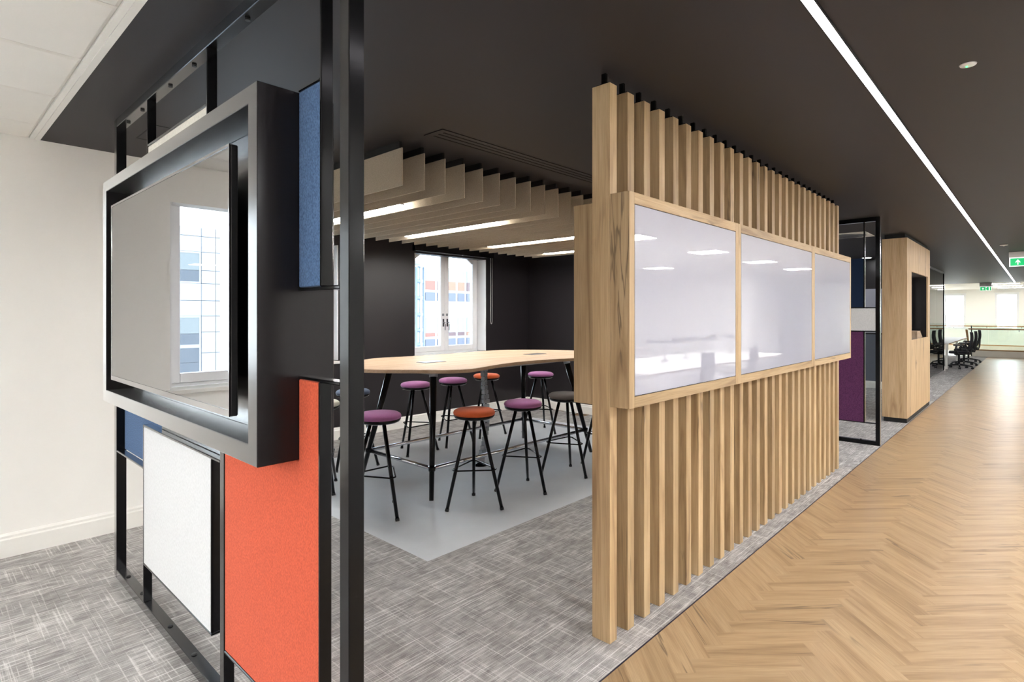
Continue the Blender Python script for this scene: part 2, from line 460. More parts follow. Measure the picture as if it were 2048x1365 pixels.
mb.box(-6, 26.8, YFAR0, -0.61, -0.006, 0); mb.box(-6, 0.69, -0.61, CARPET_Y-0.002, -0.006, 0); mb.box(-6, -1.51, CARPET_Y, YL, -0.006, 0)
obj('carpet', mb, 'carpet', floor, kind='stuff')
obj('vinyl_inset', box(VX0, VX1, VY0, VY1, -0.006, -0.0005), 'vinyl', floor, label='smooth pale grey floor inset under the high table')
struct('trim_1', box(0.69, 26.8, CARPET_Y-0.006, CARPET_Y, -0.006, 0.0015), 'edge_strip')
struct('floor', box(26.85, XFAR, YFAR0, YB, -0.12, 0.0), 'cream_stone')

# ------------------------------------------------------------------ ceilings
struct('ceiling', box(-6, XFAR, YFAR0, YB, 2.712, 2.80), 'ceiling_tile')
dark = struct('ceiling', box(0.60, 26.95, -0.25, YB, CEIL, 2.7119), 'dark_ceiling')
frame_c = struct('ceiling', box(0.572, 0.60, -0.25, YL, 2.696, 2.7119), 'white_trim')
obj('edge_bar', box(0.546, 0.571, -0.25, YL, 2.699, 2.7119), 'white_trim', frame_c)
shared_t = {}
for i in range(5):
    x1 = 0.541 - i*0.612
    for k in range(-9, 5):
        y0 = 2.535 + k*0.638; y1 = min(y0 + 0.631, YL-0.004)
        if y1 - y0 < 0.05: continue
        key = round(y1-y0, 3)
        if key not in shared_t:
            m2 = MB(); d = y1-y0; b = 0.012
            poly = [(0,0),(-0.605,0),(-0.605,d),(0,d)]
            n0 = len(m2.v)
            ring = lambda ins, z: [(-ins,ins,z),(-0.605+ins,ins,z),(-0.605+ins,d-ins,z),(-ins,d-ins,z)]
            m2.v += ring(0, 2.7119) + ring(0, 2.706) + ring(b, 2.700)
            for lv in (0, 1):
                for q in range(4): m2.face([lv*4+q, lv*4+(q+1) % 4, lv*4+4+(q+1) % 4, lv*4+4+q])
            m2.face([8,9,10,11])
            me = mesh_from(m2, 'ceiling_tile'); me.materials.append(MATS['ceiling_tile'])
            bm = bmesh.new(); bm.from_mesh(me); bmesh.ops.recalc_face_normals(bm, faces=bm.faces)
            bm.to_mesh(me); bm.free(); shared_t[key] = me
        o = bpy.data.objects.new('ceiling_tile', shared_t[key]); COL.objects.link(o); o.parent = frame_c; o.location = (x1, y0, 0)
# access hatch in the dark ceiling
hb = MB()
for q in ((1.02,1.60,3.92,3.926),(1.02,1.60,4.294,4.30),(1.02,1.026,3.92,4.30),(1.594,1.60,3.92,4.30)): hb.box(q[0],q[1],q[2],q[3],2.6975,2.70)
obj('access_hatch', hb, 'black_matt', dark)

# ------------------------------------------------------------------ walls with openings
def wall_y(name, x0, x1, y0, y1, mat, holes=(), z1=2.712):
    m2 = MB(); cur = x0
    for (a, b, za, zb) in sorted(holes):
        m2.box(cur, a, y0, y1, 0, z1); m2.box(a, b, y0, y1, 0, za); m2.box(a, b, y0, y0+0.15, zb, zb+0.08); m2.box(a, b, y0, y1, zb+0.08, z1); cur = b
    m2.box(cur, x1, y0, y1, 0, z1)
    return struct(name, m2, mat)
ZS, ZH = 0.96, 2.405
wall_y('wall_left', -6, 1.60, YL, YL+0.30, 'white_paint', [(-1.30, 0.084, ZS, ZH), (-4.10, -2.72, ZS, ZH)])
struct('wall_return', box(1.50, 1.60, YL+0.30, YB, 0, 2.712), 'dark_paint')
wall_y('wall_back', 1.60, XE, YB, YB+0.30, 'dark_paint', [(2.27, 3.65, ZS, ZH), (4.823, 6.211, ZS, ZH)])
wall_y('wall_back', XE, XFAR, YB, YB+0.30, 'white_paint', [(8.4, 9.8, ZS, ZH), (11.2, 12.6, ZS, ZH), (15.0, 16.4, ZS, ZH), (19.0, 20.4, ZS, ZH), (23.0, 24.4, ZS, ZH), (28, 29.4, ZS, ZH), (31, 32.4, ZS, ZH)])
struct('wall_end', box(XE, XE+0.12, 3.0, YB, 0, CEIL), 'dark_paint')
wb = MB(); wb.box(13.81, 13.93, 1.95, YB, 0, CEIL)
wbo = struct('wall_beyond', wb, 'dark_paint')
obj('wall_panel', box(13.80, 13.8095, 1.96, YB-0.01, 0.152, 1.13), 'grey_panel', wbo, label='blue-grey lower wall panel')
wall_y('wall_right', -6, 16.5, YFAR0-0.2, YFAR0, 'white_paint')
struct('wall_right', box(16.5, 16.7, YFAR0, -3.3, 0, 2.712), 'white_paint')
struct('wall_right', box(16.7, XFAR, -3.5, -3.3, 0, 2.712), 'white_paint')
struct('wall_rear', box(-6.2, -6, YFAR0-0.2, YL+0.3, 0, 2.712), 'white_paint')
# far wall beyond the landing, three windows
fm = MB(); cur = -3.3; HOLES = [(-1.6, -0.7), (0.70, 1.40), (2.56, 3.27)]
for a, b in HOLES:
    fm.box(XFAR, XFAR+0.2, cur, a, 0, 2.712); fm.box(XFAR, XFAR+0.2, a, b, 0, 0.9); fm.box(XFAR, XFAR+0.2, a, b, 2.47, 2.712); cur = b
fm.box(XFAR, XFAR+0.2, cur, YB, 0, 2.712)
struct('wall_far', fm, 'white_paint')

def skirting(name, poly_pts, mat='white_trim'):
    """profile extruded along straight runs: each run (p, q, inward normal)"""
    m2 = MB()
    prof = [(0,0),(0.020,0),(0.020,0.112),(0.014,0.122),(0.014,0.136),(0.006,0.150),(0,0.150)]
    for (p, q, nrm) in poly_pts:
        b = len(m2.v); n = len(prof)
        for e in (p, q):
            for (d, z) in prof: m2.v.append((e[0]+nrm[0]*d, e[1]+nrm[1]*d, z))
        for i in range(n-1): m2.face([b+i, b+i+1, b+n+i+1, b+n+i])
        m2.face([b+i for i in range(n)]); m2.face([b+n+i for i in range(n)][::-1])
    return struct(name, m2, mat)
skirting('baseboard_left', [((-6, YL), (1.60, YL), (0,-1))])
skirting('baseboard_back', [((1.60, YB), (XE, YB), (0,-1))])
skirting('baseboard_end', [((XE, 3.0), (XE, YB-0.02), (-1,0))])
skirting('baseboard_beyond', [((13.81, 1.95), (13.81, YB), (-1,0))])
struct('baseboard_far', box(XFAR-0.02, XFAR, -3.2, YB, 0, 0.15), 'white_trim')

# ------------------------------------------------------------------ casement windows in the long wall
wn_count = [0]
def window(x0, x1, yw, handles=True, chamfer=True):
    wn_count[0] += 1
    w = struct('window_%d' % wn_count[0], loc=((x0+x1)/2, yw, ZS))
    yf0, yf1 = yw+0.19, yw+0.25
    # white lining of the reveal and the sill board
    rv = MB().box(x0, x0+0.012, yw+0.001, yf0, ZS+0.02, ZH).box(x1-0.012, x1, yw+0.001, yf0, ZS+0.02, ZH)
    obj('reveal', rv, 'upvc', w)
    obj('sill', box(x0-0.03, x1+0.03, yw-0.035, yf0, ZS-0.022, ZS+0.012), 'white_trim', w, bevel=0.004)
    fr = MB(); z0, z1 = ZS+0.012, ZH+0.079
    fr.box(x0+0.012, x0+0.045, yf0, yf1, z0, z1).box(x1-0.045, x1-0.012, yf0, yf1, z0, z1).box(x0+0.045, x1-0.045, yf0, yf1, z1-0.03, z1).box(x0+0.045, x1-0.045, yf0, yf1, z0, z0+0.03)
    obj('frame', fr, 'upvc', w, bevel=0.003)
    xm = (x0+x1)/2
    for sgn, a, b in ((-1, x0+0.046, xm-0.002), (1, xm+0.002, x1-0.046)):
        sa = MB(); t = 0.075; za, zb = z0+0.031, z1-0.031; y0, y1 = yf0-0.018, yf1-0.01
        sa.box(a, a+t, y0, y1, za, zb).box(b-t, b, y0, y1, za, zb).box(a+t, b-t, y0, y1, za, za+t).box(a+t, b-t, y0, y1, zb-0.035, zb)
        # cut corner of the glass at the outer top
        c = 0.13
        if sgn > 0: tri = [(b-t, zb-0.035), (b-t-c, zb-0.035), (b-t, zb-0.035-0.09)]
        else: tri = [(a+t, zb-0.035), (a+t, zb-0.035-0.09), (a+t+c, zb-0.035)]
        if chamfer: sa.prism([(z, x) for x, z in tri], 'y', y0+0.004, y1)
        s = obj('sash', sa, 'upvc', w, bevel=0.004)
        obj('pane', box(a+t-0.004, b-t+0.004, y0+0.026, y0+0.034, za+t-0.004, zb-0.031), 'window_glass', s)
        if handles:
            hx = xm - 0.038*1 if sgn < 0 else xm + 0.038
            hz = 1.44
            h = MB().box(hx-0.013, hx+0.013, y0-0.012, y0, hz-0.075, hz+0.04)
            h.tube([(hx, y0-0.012, hz-0.01), (hx, y0-0.04, hz-0.014), (hx+0.004, y0-0.045, hz-0.04), (hx+0.008, y0-0.04, hz-0.13)], 0.009, 8)
            obj('handle', h, 'chrome', s)
            obj('lock_plate', box(hx-0.017, hx+0.017, y0-0.006, y0, hz+0.085, hz+0.12), 'silver_plastic', s)
    return w
window(4.823, 6.211, YB); window(2.27, 3.65, YB); window(-1.30, 0.084, YL, chamfer=False); window(-4.10, -2.72, YL, chamfer=False)
for a in (8.4, 11.2, 15.0, 19.0, 23.0, 28.0, 31.0): window(a, a+1.4, YB, handles=False)  # first two are added to let daylight in behind the second partition
for a, b in HOLES:
    wn_count[0] += 1
    w = struct('window_%d' % wn_count[0], loc=(XFAR, (a+b)/2, 0.9))
    f2 = MB().box(XFAR-0.015, XFAR+0.06, a-0.06, a+0.02, 0.86, 2.53).box(XFAR-0.015, XFAR+0.06, b-0.02, b+0.06, 0.86, 2.53).box(XFAR-0.015, XFAR+0.06, a+0.02, b-0.02, 2.43, 2.53).box(XFAR-0.015, XFAR+0.06, a+0.02, b-0.02, 0.86, 0.94)
    obj('frame', f2, 'upvc', w)
    obj('pane', box(XFAR+0.03, XFAR+0.036, a+0.02, b-0.02, 0.94, 2.43), 'window_glass', w)
    obj('blind_box', box(XFAR-0.04, XFAR-0.016, a-0.10, b+0.10, 2.54, 2.60), 'white_trim', w)

# ------------------------------------------------------------------ black steel partition with felt panels
PX0, PX1 = 0.84, 0.89
pt = thing('steel_partition', 'black steel frame partition with orange, white and blue felt panels around television', 'partition', (0.865, 2.70, 0))
def pbox(name, x0, x1, y0, y1, z0, z1, mat='black_metal', parent=None, bevel=0.0025, label=None):
    return obj(name, box(x0, x1, y0, y1, z0, z1), mat, parent or pt, bevel=bevel, label=label)
pbox('post', PX0, PX1, 3.955, 4.005, 0, CEIL); pbox('post', PX0, PX1, 1.404, 1.454, 0, CEIL)
top = pbox('top_rail', PX0, PX1, 1.454, 3.955, 2.65, CEIL); bot = pbox('bottom_rail', PX0, PX1, 1.454, 3.955, 0, 0.05)
for y in (3.80, 3.52, 3.05, 2.72, 2.15, 1.75): 
    obj('bolt', MB().lathe([(0.010, 2.642), (0.010, 2.65)], 8, (0.865, y)), 'black_matt', top)
    obj('bolt', MB().lathe([(0.012, 0.05), (0.012, 0.053), (0.008, 0.057)], 8, (0.865, y)), 'black_matt', bot)
BX0, BX1, BY0, BY1, BZ0, BZ1 = 0.714, 0.966, 1.707, 3.645, 1.090, 2.250      # television housing
U = 0.88
pbox('upright', PX0, U, 3.331, 3.343, BZ1+0.002, 2.65); pbox('upright', PX0, U, 2.492, 2.504, BZ1+0.002, 2.65)
pbox('crossbar', PX0, U, 2.504, 3.331, 2.408, 2.420)
pbox('upright', PX0, U, 2.312, 2.354, 0.05, BZ0-0.002)
pbox('upright', PX0, U, 3.402, 3.415, 0.05, 0.975)
pbox('crossbar', PX0, U, 2.354, 3.402, 0.963, 0.975)
pbox('crossbar', PX0, U, 2.446, 3.402, 0.246, 0.256)
pbox('upright', PX0, U, 2.446, 2.455, 0.256, 0.963)
pbox('infill_plate', 0.872, U, 2.355, 3.214, 0.9755, BZ0-0.003)
pbox('crossbar', PX0, U, 3.415, 3.955, 0.742, 0.752)
pbox('upright', PX0, U, 1.567, 1.577, 0.05, 1.346)
pbox('crossbar', PX0, U, 1.454, 1.705, 1.346, 1.356)
pbox('crossbar', PX0, U, 1.577, 2.312, 0.234, 0.244)
pbox('upright', PX0, U, 1.559, 1.569, 1.634, 2.65)
pbox('crossbar', PX0, U, 1.454, 1.705, 1.622, 1.634)
pbox('crossbar', PX0, U, 1.569, 1.705, 2.250, 2.258)
pbox('felt_panel', 0.843, 0.873, 2.504, 3.331, BZ1+0.004, 2.408, 'felt_cream', label='cream felt panel')
pbox('felt_panel', 0.841, 0.862, 2.455, 3.402, 0.256, 0.963, 'felt_white', label='white felt panel')
pbox('felt_panel', 0.8805, 0.897, 3.215, 3.953, 0.753, BZ0-0.003, 'felt_blue', label='pale blue felt panel')
pbox('felt_panel', 0.843, 0.873, 1.570, 1.704, 1.635, 2.249, 'felt_blue', label='blue felt panel')
mo = MB().prism([(1.578, 0.245), (2.311, 0.245), (2.311, BZ0-0.003), (1.704, BZ0-0.003), (1.704, 1.345), (1.578, 1.345)], 'x', 0.843, 0.873)
obj('felt_panel', mo, 'felt_orange', pt, bevel=0.0025, label='tall orange felt panel')

hs = thing('television_housing', 'black laminate box frame holding the television in the felt panel partition', 'housing', (0.84, 2.68, BZ0))
IY0, IY1, IZ0, IZ1 = 1.773, 3.577, 1.152, 2.195
sr = MB()
for (x, o_, i_) in ((BX0, 0, 0),):
    pass
def frame_x(m2, x0, x1, oy0, oy1, oz0, oz1, iy0, iy1, iz0, iz1):
    O = [(oy0,oz0),(oy1,oz0),(oy1,oz1),(oy0,oz1)]; I = [(iy0,iz0),(iy1,iz0),(iy1,iz1),(iy0,iz1)]
    b = len(m2.v)
    for x in (x0, x1):
        m2.v += [(x,)+p for p in O] + [(x,)+p for p in I]
    for k in range(4):
        j = (k+1) % 4
        m2.face([b+k, b+4+k, b+4+j, b+j]); m2.face([b+8+k, b+8+j, b+12+j, b+12+k])
        m2.face([b+k, b+j, b+8+j, b+8+k]); m2.face([b+4+k, b+12+k, b+12+j, b+4+j])
    return m2
frame_x(sr, BX0, BX1, BY0, BY1, BZ0, BZ1, IY0, IY1, IZ0, IZ1)
obj('surround', sr, 'black_laminate', hs, bevel=0.002)
obj('back_board', box(0.835, BX1-0.002, IY0+0.001, IY1-0.001, IZ0+0.001, IZ1-0.001), 'black_laminate', hs)

tv = thing('television', 'large flat television with glossy dark screen and silver edge', 'television', (0.75, 2.728, 1.21))
TY0, TY1, TZ0, TZ1 = 1.944, 3.512, 1.212, 2.112
obj('casing', box(0.7265, 0.752, TY0, TY1, TZ0, TZ1), 'black_plastic', tv, bevel=0.004)
bz = MB(); frame_x(bz, 0.722, 0.7262, TY0, TY1, TZ0, TZ1, TY0+0.008, TY1-0.008, TZ0+0.022, TZ1-0.010)
obj('bezel', bz, 'bezel', tv)
obj('screen', box(0.7235, 0.7262, TY0+0.0085, TY1-0.0085, TZ0+0.0225, TZ1-0.0105), 'screen', tv)
bk = MB().prism([(TY0+0.16, 1.30), (TY1-0.16, 1.30), (TY1-0.30, 1.95), (TY0+0.30, 1.95)], 'x', 0.7522, 0.79)
obj('electronics_cover', bk, 'black_plastic', tv, bevel=0.01)
obj('wall_mount', box(0.7902, 0.8348, 2.5, 2.95, 1.45, 1.85), 'black_metal', tv)

# ------------------------------------------------------------------ oak slat screen
def bevel_box_mesh(x0, x1, y0, y1, z0, z1, w, name):
    bm = bmesh.new()
    bmesh.ops.create_cube(bm, size=1.0)
    for v in bm.verts: v.co = Vector(((x0+x1)/2+(x1-x0)*v.co.x, (y0+y1)/2+(y1-y0)*v.co.y, (z0+z1)/2+(z1-z0)*v.co.z))
    bmesh.ops.bevel(bm, geom=bm.edges[:], offset=w, segments=1, affect='EDGES')
    me = bpy.data.meshes.new(name); bm.to_mesh(me); bm.free(); return me
sl = thing('slat_screen', 'screen of upright oak slats standing on carpet along the oak corridor floor', 'screen', (2.249, 1.52, 0))
SX0, SP, NS = 2.249, 0.1574, 27
sme = bevel_box_mesh(0, 0.060, -0.0505, 0.0505, 0.0, 2.640, 0.0015, 'slat'); sme.materials.append(MATS['oak_z'])
bme = mesh_from(MB().box(0.012, 0.048, -0.035, 0.035, 2.6405, 2.648).box(0.022, 0.038, -0.012, 0.012, 2.648, 2.6999), 'slat_bracket'); bme.materials.append(MATS['black_metal'])
for i in range(NS):
    o = bpy.data.objects.new('slat', sme); COL.objects.link(o); o.parent = sl; o.location = (SP*i, 0, 0)
    b = bpy.data.objects.new('bracket', bme); COL.objects.link(b); b.parent = o

# ------------------------------------------------------------------ whiteboard units clamped on the slats
WZ0, WZ1 = 1.116, 2.115
UN = [(2.249, 3.526, 'oak-framed whiteboard at the slat screen end nearest the television partition'),
      (3.526, 5.124, 'wider middle oak-framed whiteboard between two narrower whiteboards on slats'),
      (5.124, 6.412, 'oak-framed whiteboard at the slat screen end beside the purple felt partition')]
for (a, b, lab) in UN:
    u = thing('whiteboard_unit', lab, 'whiteboard', ((a+b)/2, 1.42, WZ0), 'whiteboards on the slat screen')
    a2, b2 = a+0.0006, b-0.0006
    ia, ib, za, zb = a2+0.045, b2-0.037, WZ0+0.052, WZ1-0.053
    obj('side_rail', box(a2, ia, 1.365, 1.4685, WZ0, WZ1), 'oak_z', u, bevel=0.0012)
    obj('side_rail', box(ib, b2, 1.365, 1.4685, WZ0, WZ1), 'oak_z', u, bevel=0.0012)
    obj('top_rail', box(ia, ib, 1.365, 1.4685, zb, WZ1), 'oak_x', u, bevel=0.0012)
    obj('bottom_rail', box(ia, ib, 1.365, 1.4685, WZ0, za), 'oak_x', u, bevel=0.0012)
    obj('shadow_gap', box(ia+0.0005, ib-0.0005, 1.3695, 1.46, za+0.0005, zb-0.0005), 'black_matt', u)
    obj('board', box(ia+0.004, ib-0.004, 1.3655, 1.3692, za+0.004, zb-0.004), 'whiteboard', u, label='glossy white writing board')
    obj('back_box', box(a2, b2, 1.5715, 1.680, WZ0, WZ1-0.03), 'oak_z', u, bevel=0.0012)

# ------------------------------------------------------------------ acoustic baffles and the lights between them
ORD = ['first','second','third','fourth','fifth','sixth','seventh','eighth','ninth','tenth','eleventh','twelfth','thirteenth','fourteenth','fifteenth','sixteenth','seventeenth','eighteenth','nineteenth','twentieth','twenty-first','twenty-second','twenty-third','last']
NBF, BFX0, BFP = 24, 2.239, 0.1843
bf = thing('acoustic_baffle', 'beige felt ceiling baffle hanging in a row above the high table', 'baffle', (BFX0, 4.35, 2.70), 'felt baffles above the high table')
obj('felt_board', box(BFX0-0.005, BFX0+0.005, 3.08, 5.62, 2.404, 2.655), 'baffle_felt', bf, bevel=0.001)
obj('track', MB().box(BFX0-0.009, BFX0+0.009, 3.10, 5.60, 2.656, 2.699), 'black_matt', bf)
bf['label'] = 'first beige felt ceiling baffle counted from the television partition'
for i in range(1, NBF): copy_tree(bf, loc=(BFX0+BFP*i, 4.35, 2.70), label=ORD[i] + ' beige felt ceiling baffle counted from the television partition')
LXS = [BFX0+BFP*3-BFP/2+0.002, BFX0+BFP*9-BFP/2, BFX0+BFP*15.5, BFX0+BFP*21.5]
lx0 = LXS[0]
lt = thing('linear_light', 'slim linear ceiling light glowing between beige felt baffles', 'light', (lx0, 4.45, 2.70), 'linear lights between the baffles')
obj('body', box(lx0-0.03, lx0+0.03, 3.74, 5.16, 2.43, 2.49), 'black_metal', lt)
obj('diffuser', box(lx0-0.027, lx0+0.027, 3.75, 5.15, 2.412, 2.4298), 'linear_light', lt)
for y in (3.95, 4.95): obj('hanger', MB().tube([(lx0, y, 2.49), (lx0, y, 2.70)], 0.003, 6), 'black_matt', lt)
lt['label'] = 'linear light between felt baffles, the one nearest the television partition'
for x, lb in zip(LXS[1:], ('second linear light between felt baffles from the television partition', 'third linear light between felt baffles from the television partition', 'linear light between felt baffles, the one nearest the dark end wall')):
    copy_tree(lt, loc=(x, 4.45, 2.70), label=lb)

# slot diffuser in the dark ceiling
sd = thing('slot_diffuser', 'long dark slot air diffuser flush with the dark ceiling', 'vent', (4.4, 2.79, 2.70))
obj('plate', box(2.265, 6.6, 2.70, 2.885, 2.6955, 2.6999), 'dark_ceiling', sd)
for y in (2.745, 2.79, 2.84):
    obj('slot', box(2.31, 6.55, y-0.006, y+0.006, 2.6925, 2.6954), 'black_matt', sd)

# ------------------------------------------------------------------ corridor strip light, sensor, exit signs
st = thing('corridor_light', 'long continuous light strip in the dark corridor ceiling', 'light', (14, 0.63, 2.70))
obj('channel', MB().box(0.7, 26.9, 0.592, 0.598, 2.692, 2.6999).box(0.7, 26.9, 0.632, 0.638, 2.692, 2.6999), 'black_matt', st)
obj('diffuser', box(0.7, 26.9, 0.598, 0.632, 2.693, 2.6999), 'strip_light', st)
se = thing('ceiling_sensor', 'small round beige ceiling sensor with a green light on dark ceiling', 'sensor', (3.33, 0.237, 2.70))
obj('cover', MB().lathe([(0.012, 2.693), (0.030, 2.695), (0.033, 2.6999)], 24, (3.33, 0.237)), 'sign_housing', se)
obj('indicator', MB().lathe([(0.003, 2.6905), (0.004, 2.693)], 10, (3.335, 0.242)), 'green_led', se)
se2 = thing('ceiling_sensor', 'tiny white ceiling sensor beside the hanging exit sign', 'sensor', (12.4, 0.42, 2.70))
obj('cover', MB().lathe([(0.02, 2.685), (0.05, 2.69), (0.055, 2.6999)], 20, (12.4, 0.42)), 'sign_housing', se2)
obj('lens', MB().lathe([(0.004, 2.679), (0.016, 2.6848)], 12, (12.4, 0.42)), 'white_trim', se2)

def exit_sign(loc, w, label, zt, zb, ztop):
    """faces -X; y runs left in the picture"""
    x, yl = loc
    t = thing('exit_sign', label, 'exit sign', (x, yl-w/2, ztop))
    obj('housing', box(x-0.03, x+0.03, yl-w, yl, zt, ztop), 'sign_housing', t, bevel=0.004)
    obj('panel', box(x-0.008, x+0.008, yl-w+0.004, yl-0.004, zb, zt), 'white_sign', t)
    h = zt-zb
    y0, z0 = yl-0.02, zb+0.1*h
    s = 0.8*h
    def flat(name, poly, mat, d):      # poly in (right, up) units of s measured from the top-left green field
        pts = [(y0-px*s, z0+pz*s) for px, pz in poly]
        obj(name, MB().prism(pts, 'x', x-0.008-d, x-0.0081), mat, t)
        obj(name, MB().prism(pts, 'x', x+0.0081, x+0.008+d), mat, t)
    k = (w-0.04)/s
    flat('green_field', [(0,0),(k*0.5,0),(k*0.5,1),(0,1)], 'green_sign', 0.001)
    flat('green_field', [(k*0.62,0),(k,0),(k,1),(k*0.62,1)], 'green_sign', 0.001)
    c = k*0.25
    flat('arrow', [(c-0.06,0.12),(c+0.06,0.12),(c+0.06,0.55),(c+0.24,0.36),(c+0.24,0.52),(c,0.86),(c-0.24,0.52),(c-0.24,0.36),(c-0.06,0.55)], 'white_sign', 0.002)
    d0 = k*0.80
    flat('doorway', [(d0-0.02,0.08),(d0+0.22,0.08),(d0+0.22,0.92),(d0-0.02,0.92)], 'white_sign', 0.002)
    m0 = k*0.56
    flat('running_figure', [(m0-0.12,0.06),(m0-0.02,0.04),(m0+0.06,0.32),(m0+0.22,0.10),(m0+0.3,0.14),(m0+0.14,0.46),(m0+0.18,0.62),(m0+0.32,0.56),(m0+0.34,0.63),(m0+0.14,0.74),(m0-0.1,0.70),(m0-0.16,0.52),(m0-0.1,0.5),(m0-0.02,0.62),(m0-0.02,0.4)], 'green_sign', 0.002)
    hd = [(m0+0.1+0.07*math.cos(a*math.pi/4), 0.86+0.07*math.sin(a*math.pi/4)) for a in range(8)]
    flat('figure_head', hd, 'green_sign', 0.002)
    return t
exit_sign((13.94, 0.402), 0.46, 'green and white exit sign with up arrow under the dark corridor ceiling', 2.598, 2.43, 2.6999)
exit_sign((26.75, 1.575), 0.34, 'exit sign hanging at the far ceiling edge above the oak handrail', 2.56, 2.40, 2.6999)

# ------------------------------------------------------------------ high table
TT = 1.10
def smooth_loop(pts, n=6):
    out = []; m = len(pts)
    for i in range(m):
        p0, p1, p2, p3 = (Vector(pts[(i+k-1) % m]) for k in range(4))
        for s in range(n):
            t = s/n
            out.append(tuple(0.5*((2*p1)+(p2-p0)*t+(2*p0-5*p1+4*p2-p3)*t*t+(3*p1-p0-3*p2+p3)*t**3)))
    return out
tb = thing('high_table', 'high wavy-edged pale oak meeting table on black splayed legs', 'table', (4.1, 4.2, 0))
half = [(2.53,4.2),(2.60,3.95),(2.80,3.70),(2.98,3.49),(3.15,3.42),(3.36,3.465),(3.70,3.56),(4.08,3.60),(4.44,3.55),(4.80,3.45),(5.05,3.41),(5.22,3.48),(5.40,3.70),(5.60,3.95),(5.66,4.2)]
back = [(5.58,4.48),(5.42,4.70),(5.22,4.90),(5.02,4.98),(4.70,4.96),(4.30,4.92),(3.95,4.91),(3.60,4.94),(3.34,4.98),(3.10,4.90),(2.86,4.74),(2.62,4.46)]
loop = smooth_loop(half + back)
obj('tabletop', MB().prism(loop, 'z', TT-0.030, TT), 'table_oak', tb, bevel=0.004, seg=2)
obj('under_frame', MB().box(3.10, 5.10, 3.86, 3.91, TT-0.075, TT-0.031).box(3.10, 5.10, 4.49, 4.54, TT-0.075, TT-0.031).box(3.10, 3.15, 3.91, 4.49, TT-0.075, TT-0.031).box(5.05, 5.10, 3.91, 4.49, TT-0.075, TT-0.031).box(3.05, 3.28, 3.80, 3.859, TT-0.05, TT-0.031), 'steel', tb)
feet = {(-1,-1): (2.975, 3.69), (-1,1): (2.96, 4.72), (1,1): (5.27, 4.72), (1,-1): (5.25, 3.68)}
tops = {(-1,-1): (3.15, 3.88), (-1,1): (3.15, 4.53), (1,1): (5.06, 4.53), (1,-1): (5.06, 3.88)}
def along(k, z): 
    f, t = feet[k], tops[k]; s = z/1.025
    return (f[0]+(t[0]-f[0])*s, f[1]+(t[1]-f[1])*s, z)
for k in feet:
    lg = obj('leg', MB().tube([along(k, 0.0), along(k, 0.5), along(k, 1.0)], 0.020, 16, r2=0.032), 'black_metal', tb)
    obj('leg_socket', MB().tube([along(k, 1.0), along(k, TT-0.031)], 0.037, 16), 'steel', lg)
rz = 0.25
c = {k: Vector(along(k, rz)) for k in feet}
def shrink(a, b, d=0.03):
    v = (b-a).normalized(); return [a+v*d, b-v*d]
for a, b in (((-1,-1),(1,-1)), ((-1,1),(1,1)), ((-1,-1),(-1,1)), ((1,-1),(1,1))):
    p, q = shrink(c[a], c[b]); obj('foot_rail', MB().tube([p, q], 0.017, 14), 'chrome', tb)
for a in c: obj('rail_clamp', MB().tube([c[a]-Vector((0,0,0.02)), c[a]+Vector((0,0,0.02))], 0.031, 16), 'black_metal', tb)
def power(x, y, mat, lab):
    p = thing('power_module', lab, 'socket', (x, y, TT))
    obj('rim', box(x-0.125, x+0.125, y-0.07, y+0.07, TT, TT+0.003), 'steel' , p, bevel=0.001)
    obj('lid', box(x-0.117, x+0.117, y-0.062, y+0.062, TT+0.0031, TT+0.005), mat, p)
    return p
power(3.37, 4.18, 'silver_plastic', 'pale silver flush power module in the tabletop')
power(4.83, 4.15, 'black_plastic', 'black flush power module in the tabletop')

# cable spine from table to floor
cs = thing('cable_spine', 'silver segmented cable spine hanging from tabletop down to the floor', 'cable spine', (4.05, 4.2, 0))
path = []
for i in range(22):
    t = i/21; z = (TT-0.085)*(1-t) + 0.03*t
    path.append(Vector((3.98 + 0.05*math.sin(t*4.2) + 0.20*max(0, t-0.55), 4.10 + 0.03*math.sin(t*6) + 0.22*max(0, t-0.5), z)))
for i in range(21):
    p, q = path[i], path[i+1]; d = (q-p); ce = p + d*0.5; L = d.length*0.42
    wv = 0.040 if i < 8 or i > 14 else 0.031
    mt = MB()
    ang = 0.5*math.sin(i*0.5)
    ux, uy = math.cos(ang), math.sin(ang)
    for s1, s2 in ((-1,-1),(1,-1),(1,1),(-1,1)): mt.v.append((ce.x+ux*wv*s1-uy*0.02*s2, ce.y+uy*wv*s1+ux*0.02*s2, ce.z-L))
    for s1, s2 in ((-1,-1),(1,-1),(1,1),(-1,1)): mt.v.append((ce.x+ux*wv*s1-uy*0.02*s2, ce.y+uy*wv*s1+ux*0.02*s2, ce.z+L))
    for q_ in ((0,3,2,1),(4,5,6,7),(0,1,5,4),(1,2,6,5),(2,3,7,6),(3,0,4,7)): mt.face(list(q_))
    obj('segment', mt, 'silver_plastic', cs, bevel=0.004)
obj('core_cable', MB().tube([Vector(p) for p in path], 0.010, 8), 'black_matt', cs)
pe = path[-1]
obj('floor_plate', MB().lathe([(0.085, 0.0), (0.085, 0.008), (0.05, 0.018), (0.03, 0.03)], 20, (pe.x, pe.y)), 'black_metal', cs)

